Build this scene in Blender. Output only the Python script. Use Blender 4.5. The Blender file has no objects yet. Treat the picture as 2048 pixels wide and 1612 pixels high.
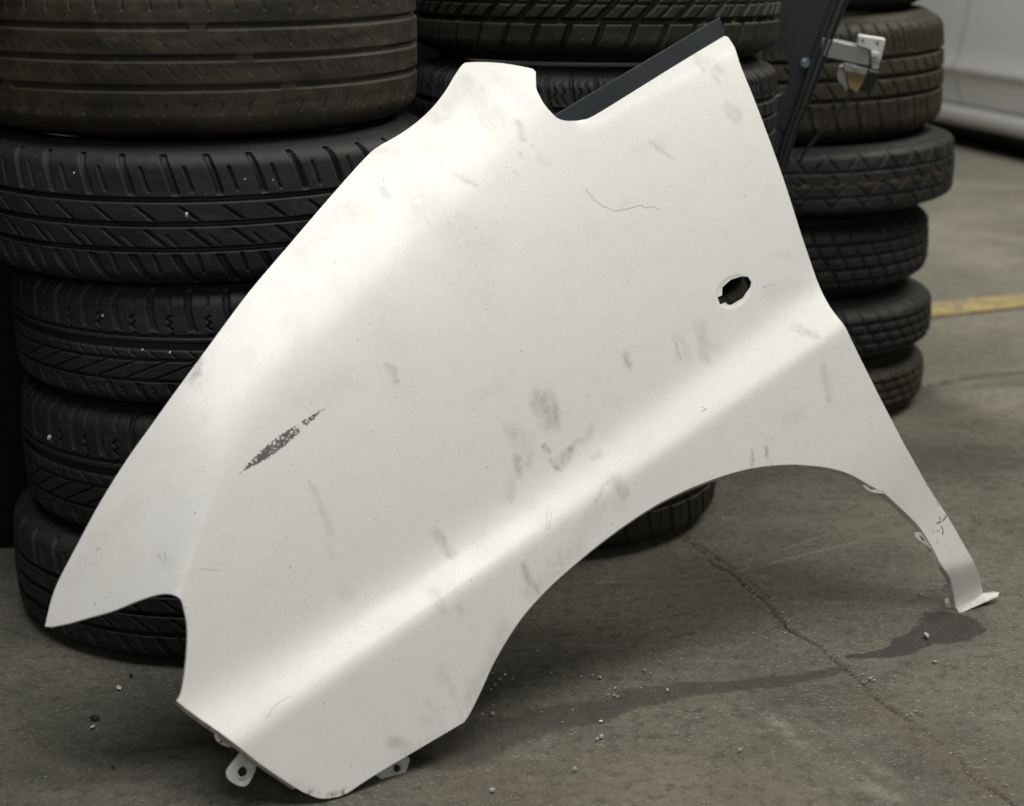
import bpy, bmesh, math, random
import numpy as np
from mathutils import Vector, Matrix
from mathutils.geometry import delaunay_2d_cdt

R = math.radians
scene = bpy.context.scene
COL = scene.collection
random.seed(7)
rng = np.random.default_rng(11)

# ------------------------------------------------------------------ camera
cam_d = bpy.data.cameras.new('camera'); cam = bpy.data.objects.new('camera', cam_d); COL.objects.link(cam)
cam.location = (0, 0, .95); cam.rotation_euler = (R(90 - 15.6), 0, 0)
cam_d.sensor_fit = 'HORIZONTAL'; cam_d.sensor_width = 36; cam_d.lens = 36 * 3500 / 2048
cam_d.clip_start = .05; cam_d.clip_end = 200
cam_d.dof.use_dof = True; cam_d.dof.focus_distance = 2.25; cam_d.dof.aperture_fstop = 4.0
scene.camera = cam
scene.cycles.max_bounces = 5; scene.cycles.diffuse_bounces = 3; scene.cycles.glossy_bounces = 3; scene.cycles.transmission_bounces = 4
scene.cycles.caustics_reflective = False; scene.cycles.caustics_refractive = False; scene.cycles.use_adaptive_sampling = True; scene.cycles.adaptive_threshold = .02

# ------------------------------------------------------------------ light of the workshop, with two added fills
world = bpy.data.worlds.new('World'); scene.world = world; world.use_nodes = True
world.node_tree.nodes['Background'].inputs[0].default_value = (.90, .93, 1.0, 1)
world.node_tree.nodes['Background'].inputs[1].default_value = .035
def area(name, loc, target, sx, sy, power, col):
    l = bpy.data.lights.new(name, 'AREA'); l.shape = 'RECTANGLE'; l.size = sx; l.size_y = sy
    l.energy = power; l.color = col
    o = bpy.data.objects.new(name, l); COL.objects.link(o); o.location = loc
    o.rotation_euler = (Vector(target) - Vector(loc)).to_track_quat('-Z', 'Y').to_euler()
    return o
area('roof_light', (.1, 1.3, 3.6), (.0, 2.1, .4), 3.0, 1.5, 90, (1, .988, .955))
area('bay_light', (2.6, 3.6, 3.4), (.5, 2.4, .2), 1.8, .7, 80, (1, .95, .84))
area('front_fill', (.9, -2.4, 2.3), (.2, 2.2, .4), 2.6, 1.8, 38, (1, 1, .99))  # added fill from the camera side, not a lamp of the place
area('car_fill', (.2, 5.4, 3.3), (1.9, 7.0, .3), 1.6, .8, 175, (1, .98, .93))  # added out of view to brighten the silver car
scene.view_settings.view_transform = 'Standard'; scene.view_settings.look = 'None'
scene.view_settings.gamma = 1; scene.view_settings.exposure = .12
scene.view_settings.use_curve_mapping = False

# ---- the fender's pressed-steel surface: height d(u, v) over its leaning plane (metres)
FO = np.array([-0.2030, 1.7618, 0.011]); FU = np.array([0.85106, 0.52506, -0.00000])
FV = np.array([-0.18817, 0.30499, 0.93358]); FN = np.array([0.49019, -0.79454, 0.35837])
ANG, BV = 0.34607, 0.10794
CA, CK = (0.05545, -0.04240, 0.05427), (0.66904, -1.03819, 0.75740, 0.22981)
def sp(x, w):
    x = np.asarray(x, float) / w
    return w * (np.maximum(x, 0) + np.log1p(np.exp(-np.abs(x))))
def sst(x, a, b):
    t = np.clip((np.asarray(x, float) - a) / (b - a), 0, 1); return t * t * (3 - 2 * t)
TM = 0.40578
HOLE_C, HOLE_A = (0.7160, 0.4930), 0.34
def fender_st(u, v):
    v = v - BV; c, s = math.cos(ANG), math.sin(ANG)
    return u * c + v * s, -u * s + v * c
def fender_d(u, v):
    u = np.asarray(u, float); v = np.asarray(v, float)
    s, t = fender_st(u, v)
    tp = sp(t, 0.0035)
    ta = np.polyval(CA, np.clip(s, -.15, 1.05)); tk = np.polyval(CK, np.clip(s, -.25, .78))
    over = sp(tp - ta, 0.0085)
    d = -0.53 * (tp - over)                                  # the shelf above the arch flare
    x = sp(tp - ta - .03, .03)
    d = d - 0.25 * np.minimum(x, .65) ** 2         # gentle crown of the side
    w = 0.0045 + 0.055 * sst(s, 0, .48)
    d = d - (0.42 + .10 * (1 - sst(s, -.05, .3))) * sp(t - tk, w)                   # roll over to the bonnet edge
    m = sst(u, .535, .575)
    d = d - 0.62 * m * sp(t - TM, .0035)                  # bevel under the black trim
    fl = sst(-t, .10, .32)
    d = d - .012 * fl * fl                                   # flare face tucks in low down
    kd = sp(.062 - v, .004) * sst(u, .75, .85)               # the foot bends under
    d = d - .45 * kd
    hx, hy = u - HOLE_C[0], v - HOLE_C[1]; c, q = math.cos(HOLE_A), math.sin(HOLE_A)
    r = np.sqrt(((hx * c + hy * q) / .0345) ** 2 + ((-hx * q + hy * c) / .0210) ** 2)
    d = d - .0009 * (1 - sst(r, .82, 1.02))                  # pressed recess round the lamp hole
    return d
def fender_p(u, v, off=0.0):
    u = np.asarray(u, float); v = np.asarray(v, float); d = fender_d(u, v) + off
    return FO + np.multiply.outer(u, FU) + np.multiply.outer(v, FV) + np.multiply.outer(d, FN)
def fender_n(u, v, e=.0012):
    du = (fender_d(u + e, v) - fender_d(u - e, v)) / (2 * e); dv = (fender_d(u, v + e) - fender_d(u, v - e)) / (2 * e)
    n = FN + np.multiply.outer(-du, FU) + np.multiply.outer(-dv, FV)
    return n / np.linalg.norm(n, axis=-1, keepdims=True)

# ---- traced shapes in metres: fender (u, v) on its plane, floor (x, y), panel points (x, y, z)
OUT = [[-0.2474,0.2383,1],[-0.2406,0.2543,0],[-0.2333,0.2698,0],[-0.222,0.2883,0],[-0.1943,0.3258,0],[-0.1646,0.3641,0],[-0.1283,0.4053,0],[-0.0924,0.4415,0],[-0.0552,0.4783,0],[-0.0157,0.5159,0],[0.0179,0.5476,0],[0.0549,0.581,0],[0.1092,0.625,0],[0.1746,0.6769,0],[0.2273,0.7176,0],[0.2556,0.7382,0],[0.2646,0.7435,1],[0.2755,0.7485,0],[0.3022,0.7594,0],[0.3307,0.774,0],[0.3574,0.7915,0],[0.3827,0.8126,0],[0.4055,0.8353,0],[0.4226,0.8503,0],[0.4292,0.8517,0],[0.4452,0.8501,0],[0.47,0.845,0],[0.494,0.8369,0],[0.5093,0.8303,0],[0.5111,0.8261,1],[0.5023,0.8026,0],[0.502,0.7913,0],[0.5038,0.7776,0],[0.5101,0.7621,0],[0.5159,0.7542,0],[0.5255,0.7503,0],[0.5384,0.749,0],[0.5513,0.7499,0],[0.5742,0.756,0],[0.6492,0.7867,0],[0.7252,0.8182,0],[0.8284,0.8598,1],[0.8324,0.8572,0],[0.8304,0.8459,0],[0.8279,0.8121,0],[0.8325,0.765,0],[0.8387,0.7081,0],[0.8465,0.6424,0],[0.8547,0.5653,0],[0.8626,0.5115,0],[0.8647,0.4872,0],[0.8643,0.4643,0],[0.8655,0.4432,0],[0.8731,0.4121,0],[0.8854,0.3754,0],[0.9067,0.3161,0],[0.9247,0.2698,0],[0.9391,0.2373,0],[0.9679,0.1828,0],[0.9959,0.1368,0],[1.0142,0.0962,0],[1.0306,0.0608,0],[1.0426,0.043,0],[1.0559,0.0127,1],[1.0042,0.0008,1],[0.9951,0.026,0],[0.9846,0.0484,0],[0.9691,0.0689,0],[0.9575,0.0981,0],[0.9414,0.1287,0],[0.92,0.1521,0],[0.8994,0.1723,0],[0.8828,0.1862,0],[0.8535,0.2049,0],[0.8277,0.2215,0],[0.7949,0.2351,0],[0.7617,0.2439,0],[0.7327,0.25,0],[0.6994,0.254,0],[0.6619,0.2561,0],[0.6199,0.2543,0],[0.578,0.2494,0],[0.5362,0.2422,0],[0.4945,0.232,0],[0.4528,0.2183,0],[0.4113,0.2025,0],[0.37,0.1846,0],[0.3332,0.1669,0],[0.3044,0.1506,0],[0.2793,0.1337,0],[0.2535,0.1119,0],[0.2312,0.0897,0],[0.208,0.0621,0],[0.1902,0.0425,0],[0.1794,0.0332,1],[0.1602,0.0283,0],[0.0908,0.0109,0],[0.0503,0.0003,0],[0.0188,-0.0092,0],[0.0051,-0.0097,0],[-0.011,-0.0072,0],[-0.0242,0.0001,0],[-0.0383,0.0115,0],[-0.0713,0.0442,0],[-0.0918,0.068,0],[-0.1013,0.0801,0],[-0.1123,0.094,0],[-0.1247,0.1088,0],[-0.1437,0.1324,1],[-0.137,0.1402,0],[-0.1291,0.1601,0],[-0.1211,0.1872,0],[-0.1168,0.2097,0],[-0.1166,0.2253,0],[-0.1179,0.239,0],[-0.1227,0.245,0],[-0.1303,0.2489,0],[-0.14,0.25,0],[-0.157,0.2477,0],[-0.1828,0.2417,0],[-0.2081,0.239,0],[-0.2249,0.2371,0],[-0.2407,0.2368,1]]
IARCH = [64,94]
ILOW = [102,108]
INECK = [29,37]
IHOOD = [0,16]
ILAMP = [108,122]
IRUST = [98,101]
HOLE = [[0.6876,0.4887],[0.6956,0.4899],[0.6995,0.5012],[0.7165,0.5098],[0.7343,0.512],[0.7457,0.5107],[0.7497,0.5026],[0.7465,0.4961],[0.7301,0.4827],[0.7073,0.4755],[0.7017,0.4768],[0.699,0.4799],[0.6888,0.4782]]
TRIM = [[0.5139,0.761,-0.077],[0.8303,0.889,-0.0848],[0.8328,0.862,-0.085],[0.7294,0.8158,-0.0826],[0.5813,0.7541,-0.079],[0.5576,0.7472,-0.0783],[0.5312,0.7486,-0.0776],[0.5189,0.7547,-0.0772]]
TAB1 = [[-0.0852,0.0667],[-0.0938,0.0593],[-0.1061,0.0495],[-0.1089,0.0438],[-0.1068,0.0369],[-0.0996,0.0297],[-0.0928,0.0262],[-0.0869,0.0271],[-0.0801,0.0336],[-0.0752,0.0398],[-0.0723,0.0438],[-0.0598,0.0407]]
TAB1H = [[-0.0907,0.0419],[-0.0843,0.0403]]
TAB2 = [[0.0597,0.004],[0.0669,-0.0027],[0.0781,-0.0133],[0.086,-0.0146],[0.0999,-0.0089],[0.1078,0.0012],[0.1093,0.0086],[0.0936,0.0154]]
TAB2H = [[0.092,0.0002],[0.0972,-0.0012]]
TAB3 = [[-0.1083,0.0952],[-0.112,0.0911],[-0.1138,0.0848],[-0.1101,0.0785],[-0.1012,0.0718],[-0.0954,0.0696],[-0.0894,0.0673],[-0.0844,0.0631],[-0.0904,0.0768]]
TAB3H = [[-0.1083,0.0793],[-0.1064,0.0788]]
EAR1 = [[0.8477,0.2023],[0.8554,0.203],[0.866,0.2002],[0.8818,0.191],[0.8867,0.1849],[0.8682,0.1888],[0.8551,0.1951]]
EAR1H = [[0.8551,0.1995],[0.8637,0.1977],[0.8699,0.1933],[0.8617,0.1944]]
EAR2 = [[0.9317,0.1215],[0.9381,0.1225],[0.9445,0.1199],[0.9536,0.1144],[0.9588,0.094],[0.9461,0.104],[0.9372,0.1104],[0.9328,0.1161]]
EAR2H = [[0.9392,0.117],[0.9441,0.1143],[0.948,0.1075],[0.943,0.11]]
WASH = [[0.9933,0.0327],[0.9977,0.0238]]
CLIP = [[0.9931,0.0162],[1.0059,0.0181],[1.0109,0.0054],[1.0135,-0.0059],[1.0122,-0.0143],[1.003,-0.0101],[0.9942,-0.002],[0.9913,0.0076]]
LIP = [[0.6316,2.3214,-0.002],[0.6759,2.3479,0.011],[0.6913,2.35,0.0141],[0.7012,2.3511,0.0113],[0.6964,2.3409,0.0093],[0.6277,2.3,-0.0023]]
MARKS = [[0.3795,0.3915,0.3882,0.366,0.0179,0.425,0.7,1],[0.3975,0.3985,0.3987,0.3792,0.0117,0.275,0.9,0],[0.3332,0.3592,0.347,0.347,0.0179,0.25,0.9,0],[0.3335,0.3259,0.3314,0.3043,0.0069,0.475,0.6,1],[0.315,0.2957,0.3137,0.2822,0.0097,0.275,0.8,0],[0.3517,0.3292,0.3464,0.3156,0.0062,0.25,0.8,0],[0.3732,0.3334,0.377,0.3246,0.0041,0.688,0.4,0],[0.377,0.3246,0.3835,0.3044,0.0021,0.625,0.5,0],[0.3884,0.3087,0.4102,0.3212,0.0076,0.475,0.6,1],[0.4128,0.3227,0.4314,0.3339,0.0041,0.375,0.6,0],[0.4371,0.3382,0.4462,0.3445,0.009,0.25,0.9,0],[0.4358,0.309,0.4518,0.3101,0.0048,0.325,0.7,0],[0.4535,0.2743,0.4563,0.2596,0.0117,0.375,0.6,0],[0.4494,0.2777,0.4174,0.2537,0.0034,0.325,0.6,0],[0.4213,0.246,0.4673,0.2476,0.0124,0.1,0.9,1],[0.4164,0.25,0.3836,0.2119,0.0138,0.125,0.9,0],[0.3555,0.2558,0.3555,0.2545,0.0034,0.525,0.5,0],[0.2989,0.1932,0.3022,0.1791,0.0062,0.5,0.7,1],[0.3022,0.1791,0.3117,0.1577,0.0048,0.425,0.7,1],[0.5213,0.4291,0.5239,0.4143,0.0062,0.45,0.6,1],[0.6005,0.443,0.6021,0.4106,0.0034,0.525,0.6,1],[0.6155,0.4372,0.6202,0.4136,0.0055,0.25,0.8,0],[0.6484,0.4548,0.6466,0.4108,0.0117,0.338,0.8,0],[0.6578,0.4264,0.6719,0.4177,0.0097,0.188,0.9,0],[0.6409,0.7097,0.6676,0.6847,0.0055,0.25,0.8,1],[0.6138,0.7005,0.6655,0.7106,0.0097,0.125,0.9,0],[0.7728,0.8227,0.7909,0.8052,0.0138,0.25,0.8,0],[0.7628,0.8187,0.7659,0.81,0.0069,0.375,0.6,0],[0.7756,0.7986,0.784,0.7868,0.0041,0.275,0.7,0],[0.7882,0.7455,0.7936,0.7362,0.0117,0.25,0.35,1],[0.799,0.4312,0.8185,0.4165,0.0083,0.3,0.5,1],[0.8179,0.3703,0.8197,0.3251,0.0097,0.25,0.8,0],[0.7388,0.3081,0.7617,0.3128,0.0152,0.15,0.9,0],[0.4593,0.7575,0.4557,0.733,0.0048,0.4,0.6,0],[0.446,0.714,0.4471,0.7053,0.0028,0.375,0.6,0],[0.4702,0.7014,0.4797,0.6975,0.0083,0.175,0.9,0],[0.4293,0.6868,0.4391,0.6738,0.0028,0.25,0.6,0],[0.4218,0.7977,0.4266,0.7555,0.0276,0.213,0.9,0],[0.4164,0.8218,0.3546,0.7766,0.0152,0.2,0.9,0],[0.4593,0.8196,0.4803,0.7863,0.0166,0.15,0.9,0],[0.3494,0.6914,0.3706,0.6747,0.0034,0.325,0.6,1],[0.2938,0.6511,0.3458,0.6038,0.0428,0.163,1,0],[0.3007,0.5695,0.3334,0.5392,0.0345,0.075,1,0],[0.3343,0.6322,0.3445,0.6107,0.0138,0.15,0.9,0],[0.2533,0.6847,0.2532,0.6777,0.0076,0.35,0.7,0],[0.1249,0.6209,0.202,0.6641,0.0345,0.075,1,0],[0.057,0.3395,0.0603,0.3259,0.0055,0.3,0.6,0],[0.0603,0.32,0.0727,0.2837,0.0062,0.213,0.7,0],[0.0647,0.2635,0.0666,0.2544,0.0069,0.15,0.8,0],[0.1874,0.4599,0.1922,0.44,0.0055,0.4,0.4,0],[0.2063,0.2552,0.2126,0.2289,0.0062,0.4,0.4,0],[0.073,0.2121,0.0748,0.203,0.0097,0.2,0.8,0],[0.1759,0.185,0.1775,0.1696,0.0083,0.25,0.7,0],[0.2021,0.1664,0.2037,0.1613,0.0062,0.225,0.7,0],[0.1632,0.1047,0.179,0.0374,0.0041,0.2,0.7,0],[0.1365,0.0725,0.154,0.0304,0.0055,0.15,0.8,0],[0.1614,0.0962,0.1648,0.0808,0.009,0.163,0.9,0],[0.0853,0.0306,0.0983,0.0217,0.011,0.375,0.7,1],[0.1323,0.053,0.1349,0.0466,0.0069,0.175,0.8,0],[-0.0228,0.5098,-0.0456,0.4831,0.0048,0.625,0.5,1],[0.0079,0.5432,-0.0441,0.4777,0.0138,0.1,0.9,0],[0.2574,0.1232,0.1965,0.0558,0.0193,0.213,0.9,1],[0.3035,0.1624,0.3741,0.2025,0.0179,0.188,0.9,1],[0.1465,0.0263,0.0775,0.0084,0.0097,0.15,0.9,1],[0.672,0.2765,0.6683,0.2584,0.0018,0.625,0.5,1],[0.6946,0.279,0.6896,0.2589,0.0018,0.625,0.5,1],[0.7787,0.4884,0.8487,0.484,0.0193,0.125,0.9,0],[0.802,0.5338,0.8227,0.5333,0.0069,0.15,0.8,0],[0.4619,0.4154,0.467,0.4049,0.0069,0.075,0.9,0],[0.284,0.4055,0.3294,0.4178,0.0124,0.1,0.9,0],[-0.128,0.2953,-0.1218,0.2823,0.0083,0.15,0.8,0],[-0.208,0.2879,-0.1392,0.3534,0.0152,0.1,0.9,1],[-0.0873,0.0438,-0.0126,-0.0029,0.0055,0.15,0.9,1],[0.2602,0.742,0.2932,0.7369,0.0069,0.2,0.8,0],[0.1953,0.5312,0.1977,0.4429,0.0414,0.088,1,0],[0.0674,0.4378,0.1344,0.4521,0.0276,0.1,1,0]]
SCR = [[0.5228,0.654,0.5286,0.641,0.0009,0.5,0],[0.5286,0.641,0.5402,0.6288,0.0009,0.5,0],[0.5402,0.6288,0.557,0.6203,0.0009,0.5,0],[0.557,0.6203,0.5768,0.6211,0.0009,0.5,0],[0.5768,0.6211,0.5993,0.6245,0.0009,0.5,0],[0.5993,0.6245,0.6051,0.6198,0.0009,0.5,0],[0.6051,0.6198,0.6166,0.6208,0.0009,0.5,0],[0.6166,0.6208,0.6254,0.6151,0.0009,0.5,0],[0.5632,0.6252,0.5851,0.63,0.00069,0.25,0],[-0.0553,0.0941,-0.0466,0.1026,0.00076,0.35,0],[-0.0466,0.1026,-0.0352,0.1078,0.00076,0.35,0],[-0.0352,0.1078,-0.0239,0.1108,0.00076,0.35,0],[-0.0906,0.269,-0.0686,0.2619,0.00076,0.35,0],[0.9871,0.1291,0.9967,0.136,0.00152,0.8,1],[0.981,0.1359,0.9828,0.1313,0.00124,0.7,1],[0.9751,0.1276,0.9821,0.1285,0.00166,0.8,1],[0.9823,0.1221,0.9838,0.1168,0.00124,0.8,1],[0.9838,0.1168,0.9812,0.1108,0.00124,0.8,1],[0.9733,0.1173,0.9751,0.1169,0.00152,0.7,1],[0.9809,0.1572,0.9837,0.1518,0.00117,0.5,1],[0.965,0.1832,0.9688,0.1826,0.00152,0.5,1],[0.9647,0.1174,0.9656,0.1172,0.00124,0.6,1],[0.9685,0.1032,0.9698,0.1008,0.00124,0.5,1],[0.3507,0.2541,0.3413,0.2347,0.00076,0.35,0],[0.3413,0.2347,0.3439,0.2329,0.00076,0.35,0],[0.3439,0.2329,0.3559,0.2524,0.00076,0.35,0],[0.6074,0.3404,0.6154,0.3432,0.00083,0.6,0],[0.6154,0.3432,0.6118,0.346,0.00083,0.6,0],[0.6446,0.2536,0.6997,0.2553,0.00083,0.35,0],[0.7666,0.4931,0.7914,0.4954,0.00083,0.3,0],[-0.0704,0.3784,-0.0586,0.3745,0.00069,0.25,0],[-0.127,0.2933,-0.1272,0.2853,0.00069,0.3,0],[-0.1222,0.2934,-0.1224,0.2853,0.00069,0.3,0],[-0.1224,0.2853,-0.1265,0.2805,0.00069,0.3,0]]
SCUFF = [[-0.0228,0.3659],[0.0969,0.4248]]
SPOT = [[0.2742,0.3125]]
BAND = [[-0.0727,1.8667,0.0513],[-0.0085,1.9293,0.0499],[0.0467,1.9676,0.043],[0.1099,2.0044,0.036],[0.1744,2.0305,0.0284],[0.2531,2.0573,0.0208],[0.3402,2.0847,0.0152],[0.4353,2.1096,0.0114]]
WET = [[0.4477,2.1415,0.0082],[0.5061,2.1677,0.0185],[0.5572,2.2011,0.0221],[0.5905,2.2356,0.0344],[0.6105,2.2674,0.0401],[0.6192,2.2745,0.0367],[0.614,2.2963,0.03]]
CRACK = [[[0.2531,2.6459],[0.2728,2.5993],[0.289,2.5654],[0.3078,2.4893],[0.333,2.4476],[0.3475,2.3873],[0.364,2.3486],[0.3716,2.3018],[0.3789,2.2567],[0.3942,2.2217],[0.4158,2.1876],[0.4254,2.1464],[0.4361,2.1144],[0.4483,2.0755],[0.462,2.0159],[0.4795,1.9802],[0.4995,1.932],[0.5142,1.8923],[0.5226,1.8541],[0.5291,1.8111],[0.5466,1.7698],[0.5689,1.7302]],[[0.2913,2.5879],[0.3178,2.5106],[0.3417,2.4579],[0.3574,2.4071],[0.3748,2.3486]],[[0.7839,3.5028],[0.8638,3.5347],[0.9648,3.6045],[1.1214,3.6682]]]
PALE = [[0.343,2.4682,0.6591,2.6697,0.004,0.5],[0.3386,2.4935,0.5927,2.7013,0.003,0.35],[0.3205,1.9704,0.3677,1.8354,0.012,0.5],[0.3677,1.8354,0.4321,1.7583,0.014,0.4],[0.399,1.8794,0.4364,1.8051,0.01,0.35],[0.3487,1.9732,0.4014,1.8923,0.006,0.3],[-0.5038,1.8293,-0.5807,1.8794,0.02,0.2],[0.8349,3.2792,1.0318,3.4252,0.02,0.2]]
BROWN = [[0.4425,2.0453,0.5466,1.7698,0.03,0.28],[0.206,2.4476,0.2848,2.3486,0.06,0.3],[0.1288,1.8051,0.2636,1.747,0.08,0.35],[-0.0422,1.8051,0.0423,1.7583,0.07,0.3]]
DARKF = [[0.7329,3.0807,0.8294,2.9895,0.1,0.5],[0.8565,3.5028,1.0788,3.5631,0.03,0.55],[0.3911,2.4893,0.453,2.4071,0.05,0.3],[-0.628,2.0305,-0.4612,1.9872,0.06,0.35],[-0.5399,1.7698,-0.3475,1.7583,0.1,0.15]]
YEL = [[0.6802,4.0261],[1.008,4.1695],[1.1457,4.2306],[1.3013,4.2994],[1.506,4.3882],[1.5565,4.5444],[1.3459,4.4557],[1.1858,4.3882],[1.0442,4.3286],[0.7056,4.186]]
GLASS = [[0.1136,2.0801,0.0033],[0.1043,2.0878,0.0029],[0.0892,2.0832,0.0024],[0.1329,2.0232,0.0024],[0.1312,2.0483,0.0024],[0.1734,2.1034,0.0024],[0.1805,2.094,0.0019],[0.1975,2.0424,0.0029],[0.1212,2.0291,0.0029],[0.1288,2.0291,0.0024],[0.1072,1.9107,0.0043],[0.1021,1.9054,0.0029],[0.2688,1.8769,0.0033],[0.4612,2.0755,0.0038],[0.4658,2.0725,0.0024],[0.0726,1.8281,0.0038],[0.0341,2.166,0.0024],[-0.0253,2.094,0.0024],[-0.0155,2.0755,0.0029],[-0.0315,2.0725,0.0024],[-0.0217,2.0573,0.0029],[-0.0091,2.0909,0.0024],[-0.0267,2.0453,0.0024],[0.0006,2.0786,0.0019],[-0.024,1.9732,0.0038],[-0.0363,1.9732,0.0024],[-0.0219,1.7768,0.0043],[0.1951,2.1303,0.0019],[0.0507,2.0956,0.0024]]
BITS = [[-0.5007,2.0498,0.0067,0],[-0.5089,1.9388,0.0053,0],[0.5658,2.2148,0.0073,1],[-0.4934,2.0878,0.0047,2],[-0.5112,1.962,0.008,2],[-0.461,1.8342,0.004,2],[0.5927,2.3678,0.004,1],[0.5577,2.1303,0.004,1],[0.1088,1.9552,0.004,0],[-0.4027,2.0987,0.0027,1]]
PN = [0.0,-0.9907,-0.1362]
RAIL_R = [[0.5547,2.9013,0.8481],[0.5406,2.9078,0.8005],[0.5233,2.915,0.7482],[0.4968,2.9274,0.6579],[0.4778,2.9344,0.6069],[0.4582,2.9464,0.5199],[0.4412,2.9599,0.4219]]
RAIL_L = [[0.5289,2.9013,0.8481],[0.5146,2.9078,0.8005],[0.4983,2.9156,0.7442],[0.4717,2.9287,0.6488],[0.4532,2.9372,0.5866],[0.4426,2.9455,0.5268],[0.4224,2.9599,0.4219]]
PANEL = [[0.5392,2.9134,0.8477],[0.5249,2.92,0.7999],[0.5086,2.9278,0.7433],[0.4821,2.941,0.6475],[0.4627,2.9496,0.5851],[0.4496,2.9578,0.525],[0.4281,2.9735,0.4108],[0.392,2.9735,0.4108],[0.402,2.9554,0.5422],[0.4143,2.9403,0.6525],[0.4143,2.9244,0.7677],[0.4178,2.9134,0.8477]]
PHOLE = [[0.4598,2.9342,0.6965],[0.4596,2.9356,0.6867],[0.4578,2.9368,0.6775],[0.4544,2.9379,0.6696],[0.4498,2.9388,0.6635],[0.4443,2.9393,0.6597],[0.4381,2.9395,0.6584],[0.4318,2.9393,0.6597],[0.4257,2.9388,0.6635],[0.4204,2.9379,0.6696],[0.4161,2.9368,0.6775],[0.4132,2.9356,0.6867],[0.4118,2.9342,0.6965],[0.4121,2.9329,0.7064],[0.4139,2.9316,0.7155],[0.4173,2.9305,0.7233],[0.4219,2.9297,0.7293],[0.4274,2.9292,0.733],[0.4335,2.929,0.7343],[0.4398,2.9292,0.733],[0.4458,2.9297,0.7293],[0.4511,2.9305,0.7233],[0.4554,2.9316,0.7155],[0.4583,2.9329,0.7064]]
PBOLT = [0.4837,2.9287,0.7149]
PBOLT2 = [0.4544,2.9454,0.6081]
BR_FACE = [[0.5066,2.9078,0.7565],[0.525,2.9085,0.7514],[0.5869,2.9104,0.7377],[0.5853,2.9141,0.7109],[0.5192,2.9123,0.724],[0.5034,2.9118,0.7278]]
BR_TOP = [[0.5078,2.9156,0.7589],[0.528,2.9163,0.7536],[0.5683,2.9174,0.7452],[0.5885,2.9186,0.7371],[0.5265,2.9167,0.7508],[0.508,2.916,0.756]]
BR_CLIP = [[0.5643,2.8997,0.757],[0.5666,2.8993,0.7599],[0.6083,2.9001,0.7536],[0.603,2.9048,0.7195],[0.5865,2.9044,0.7229],[0.5861,2.9025,0.7361],[0.576,2.902,0.74],[0.5646,2.9016,0.7429]]
BR_CLIP2 = [[0.5909,2.9109,0.7193],[0.6023,2.9111,0.7176],[0.6016,2.9128,0.7052],[0.5915,2.9127,0.7064]]
BR_CLIP3 = [[0.5852,2.8947,0.7341],[0.5975,2.8949,0.7328],[0.5963,2.8959,0.7256],[0.5853,2.8958,0.7263]]
BR_PLATE = [[0.5439,2.9053,0.7164],[0.583,2.9067,0.7061],[0.5806,2.9079,0.6971],[0.5437,2.9067,0.7057]]
BR_BOLT = [0.5623,2.9025,0.7071]
BR_TAN = [[0.5475,2.9172,0.7031],[0.582,2.9181,0.6962],[0.5789,2.92,0.6827],[0.5756,2.9208,0.6766],[0.5695,2.9223,0.6659],[0.5555,2.9211,0.6748],[0.553,2.919,0.6896]]
BR_BLACK = [[0.5915,2.9236,0.7004],[0.607,2.9239,0.6985],[0.6005,2.9264,0.6804],[0.594,2.9286,0.6638],[0.5744,2.9279,0.669],[0.5844,2.9256,0.6856]]
BR_LEVER = [[0.5389,2.9264,0.7096],[0.5487,2.9261,0.7116],[0.5567,2.9302,0.6817],[0.5562,2.9315,0.6721],[0.5534,2.9322,0.6674],[0.5475,2.9309,0.6765],[0.538,2.9295,0.687],[0.5362,2.928,0.6974]]
BR_DOT = [[0.5704,2.8992,0.7532],[0.5945,2.8998,0.7486]]
CABLE = [[0.5659,2.9254,0.6727],[0.5612,2.9265,0.6648],[0.5489,2.9295,0.6429],[0.5345,2.9319,0.6253],[0.5183,2.9346,0.6057],[0.504,2.9375,0.5843],[0.4911,2.94,0.5664],[0.4833,2.9424,0.5493]]
PEB = [[-0.3961,2.1097,0.5982,0.0042],[-0.6097,2.2074,0.2865,0.0042],[-0.513,2.1411,0.4654,0.0022],[-0.5336,2.1288,0.6465,0.002],[-0.4266,2.1196,0.4236,0.0024],[-0.4619,2.125,0.4255,0.002],[-0.3249,2.1244,0.6399,0.002],[-0.2932,2.1368,0.6368,0.002]]


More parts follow.
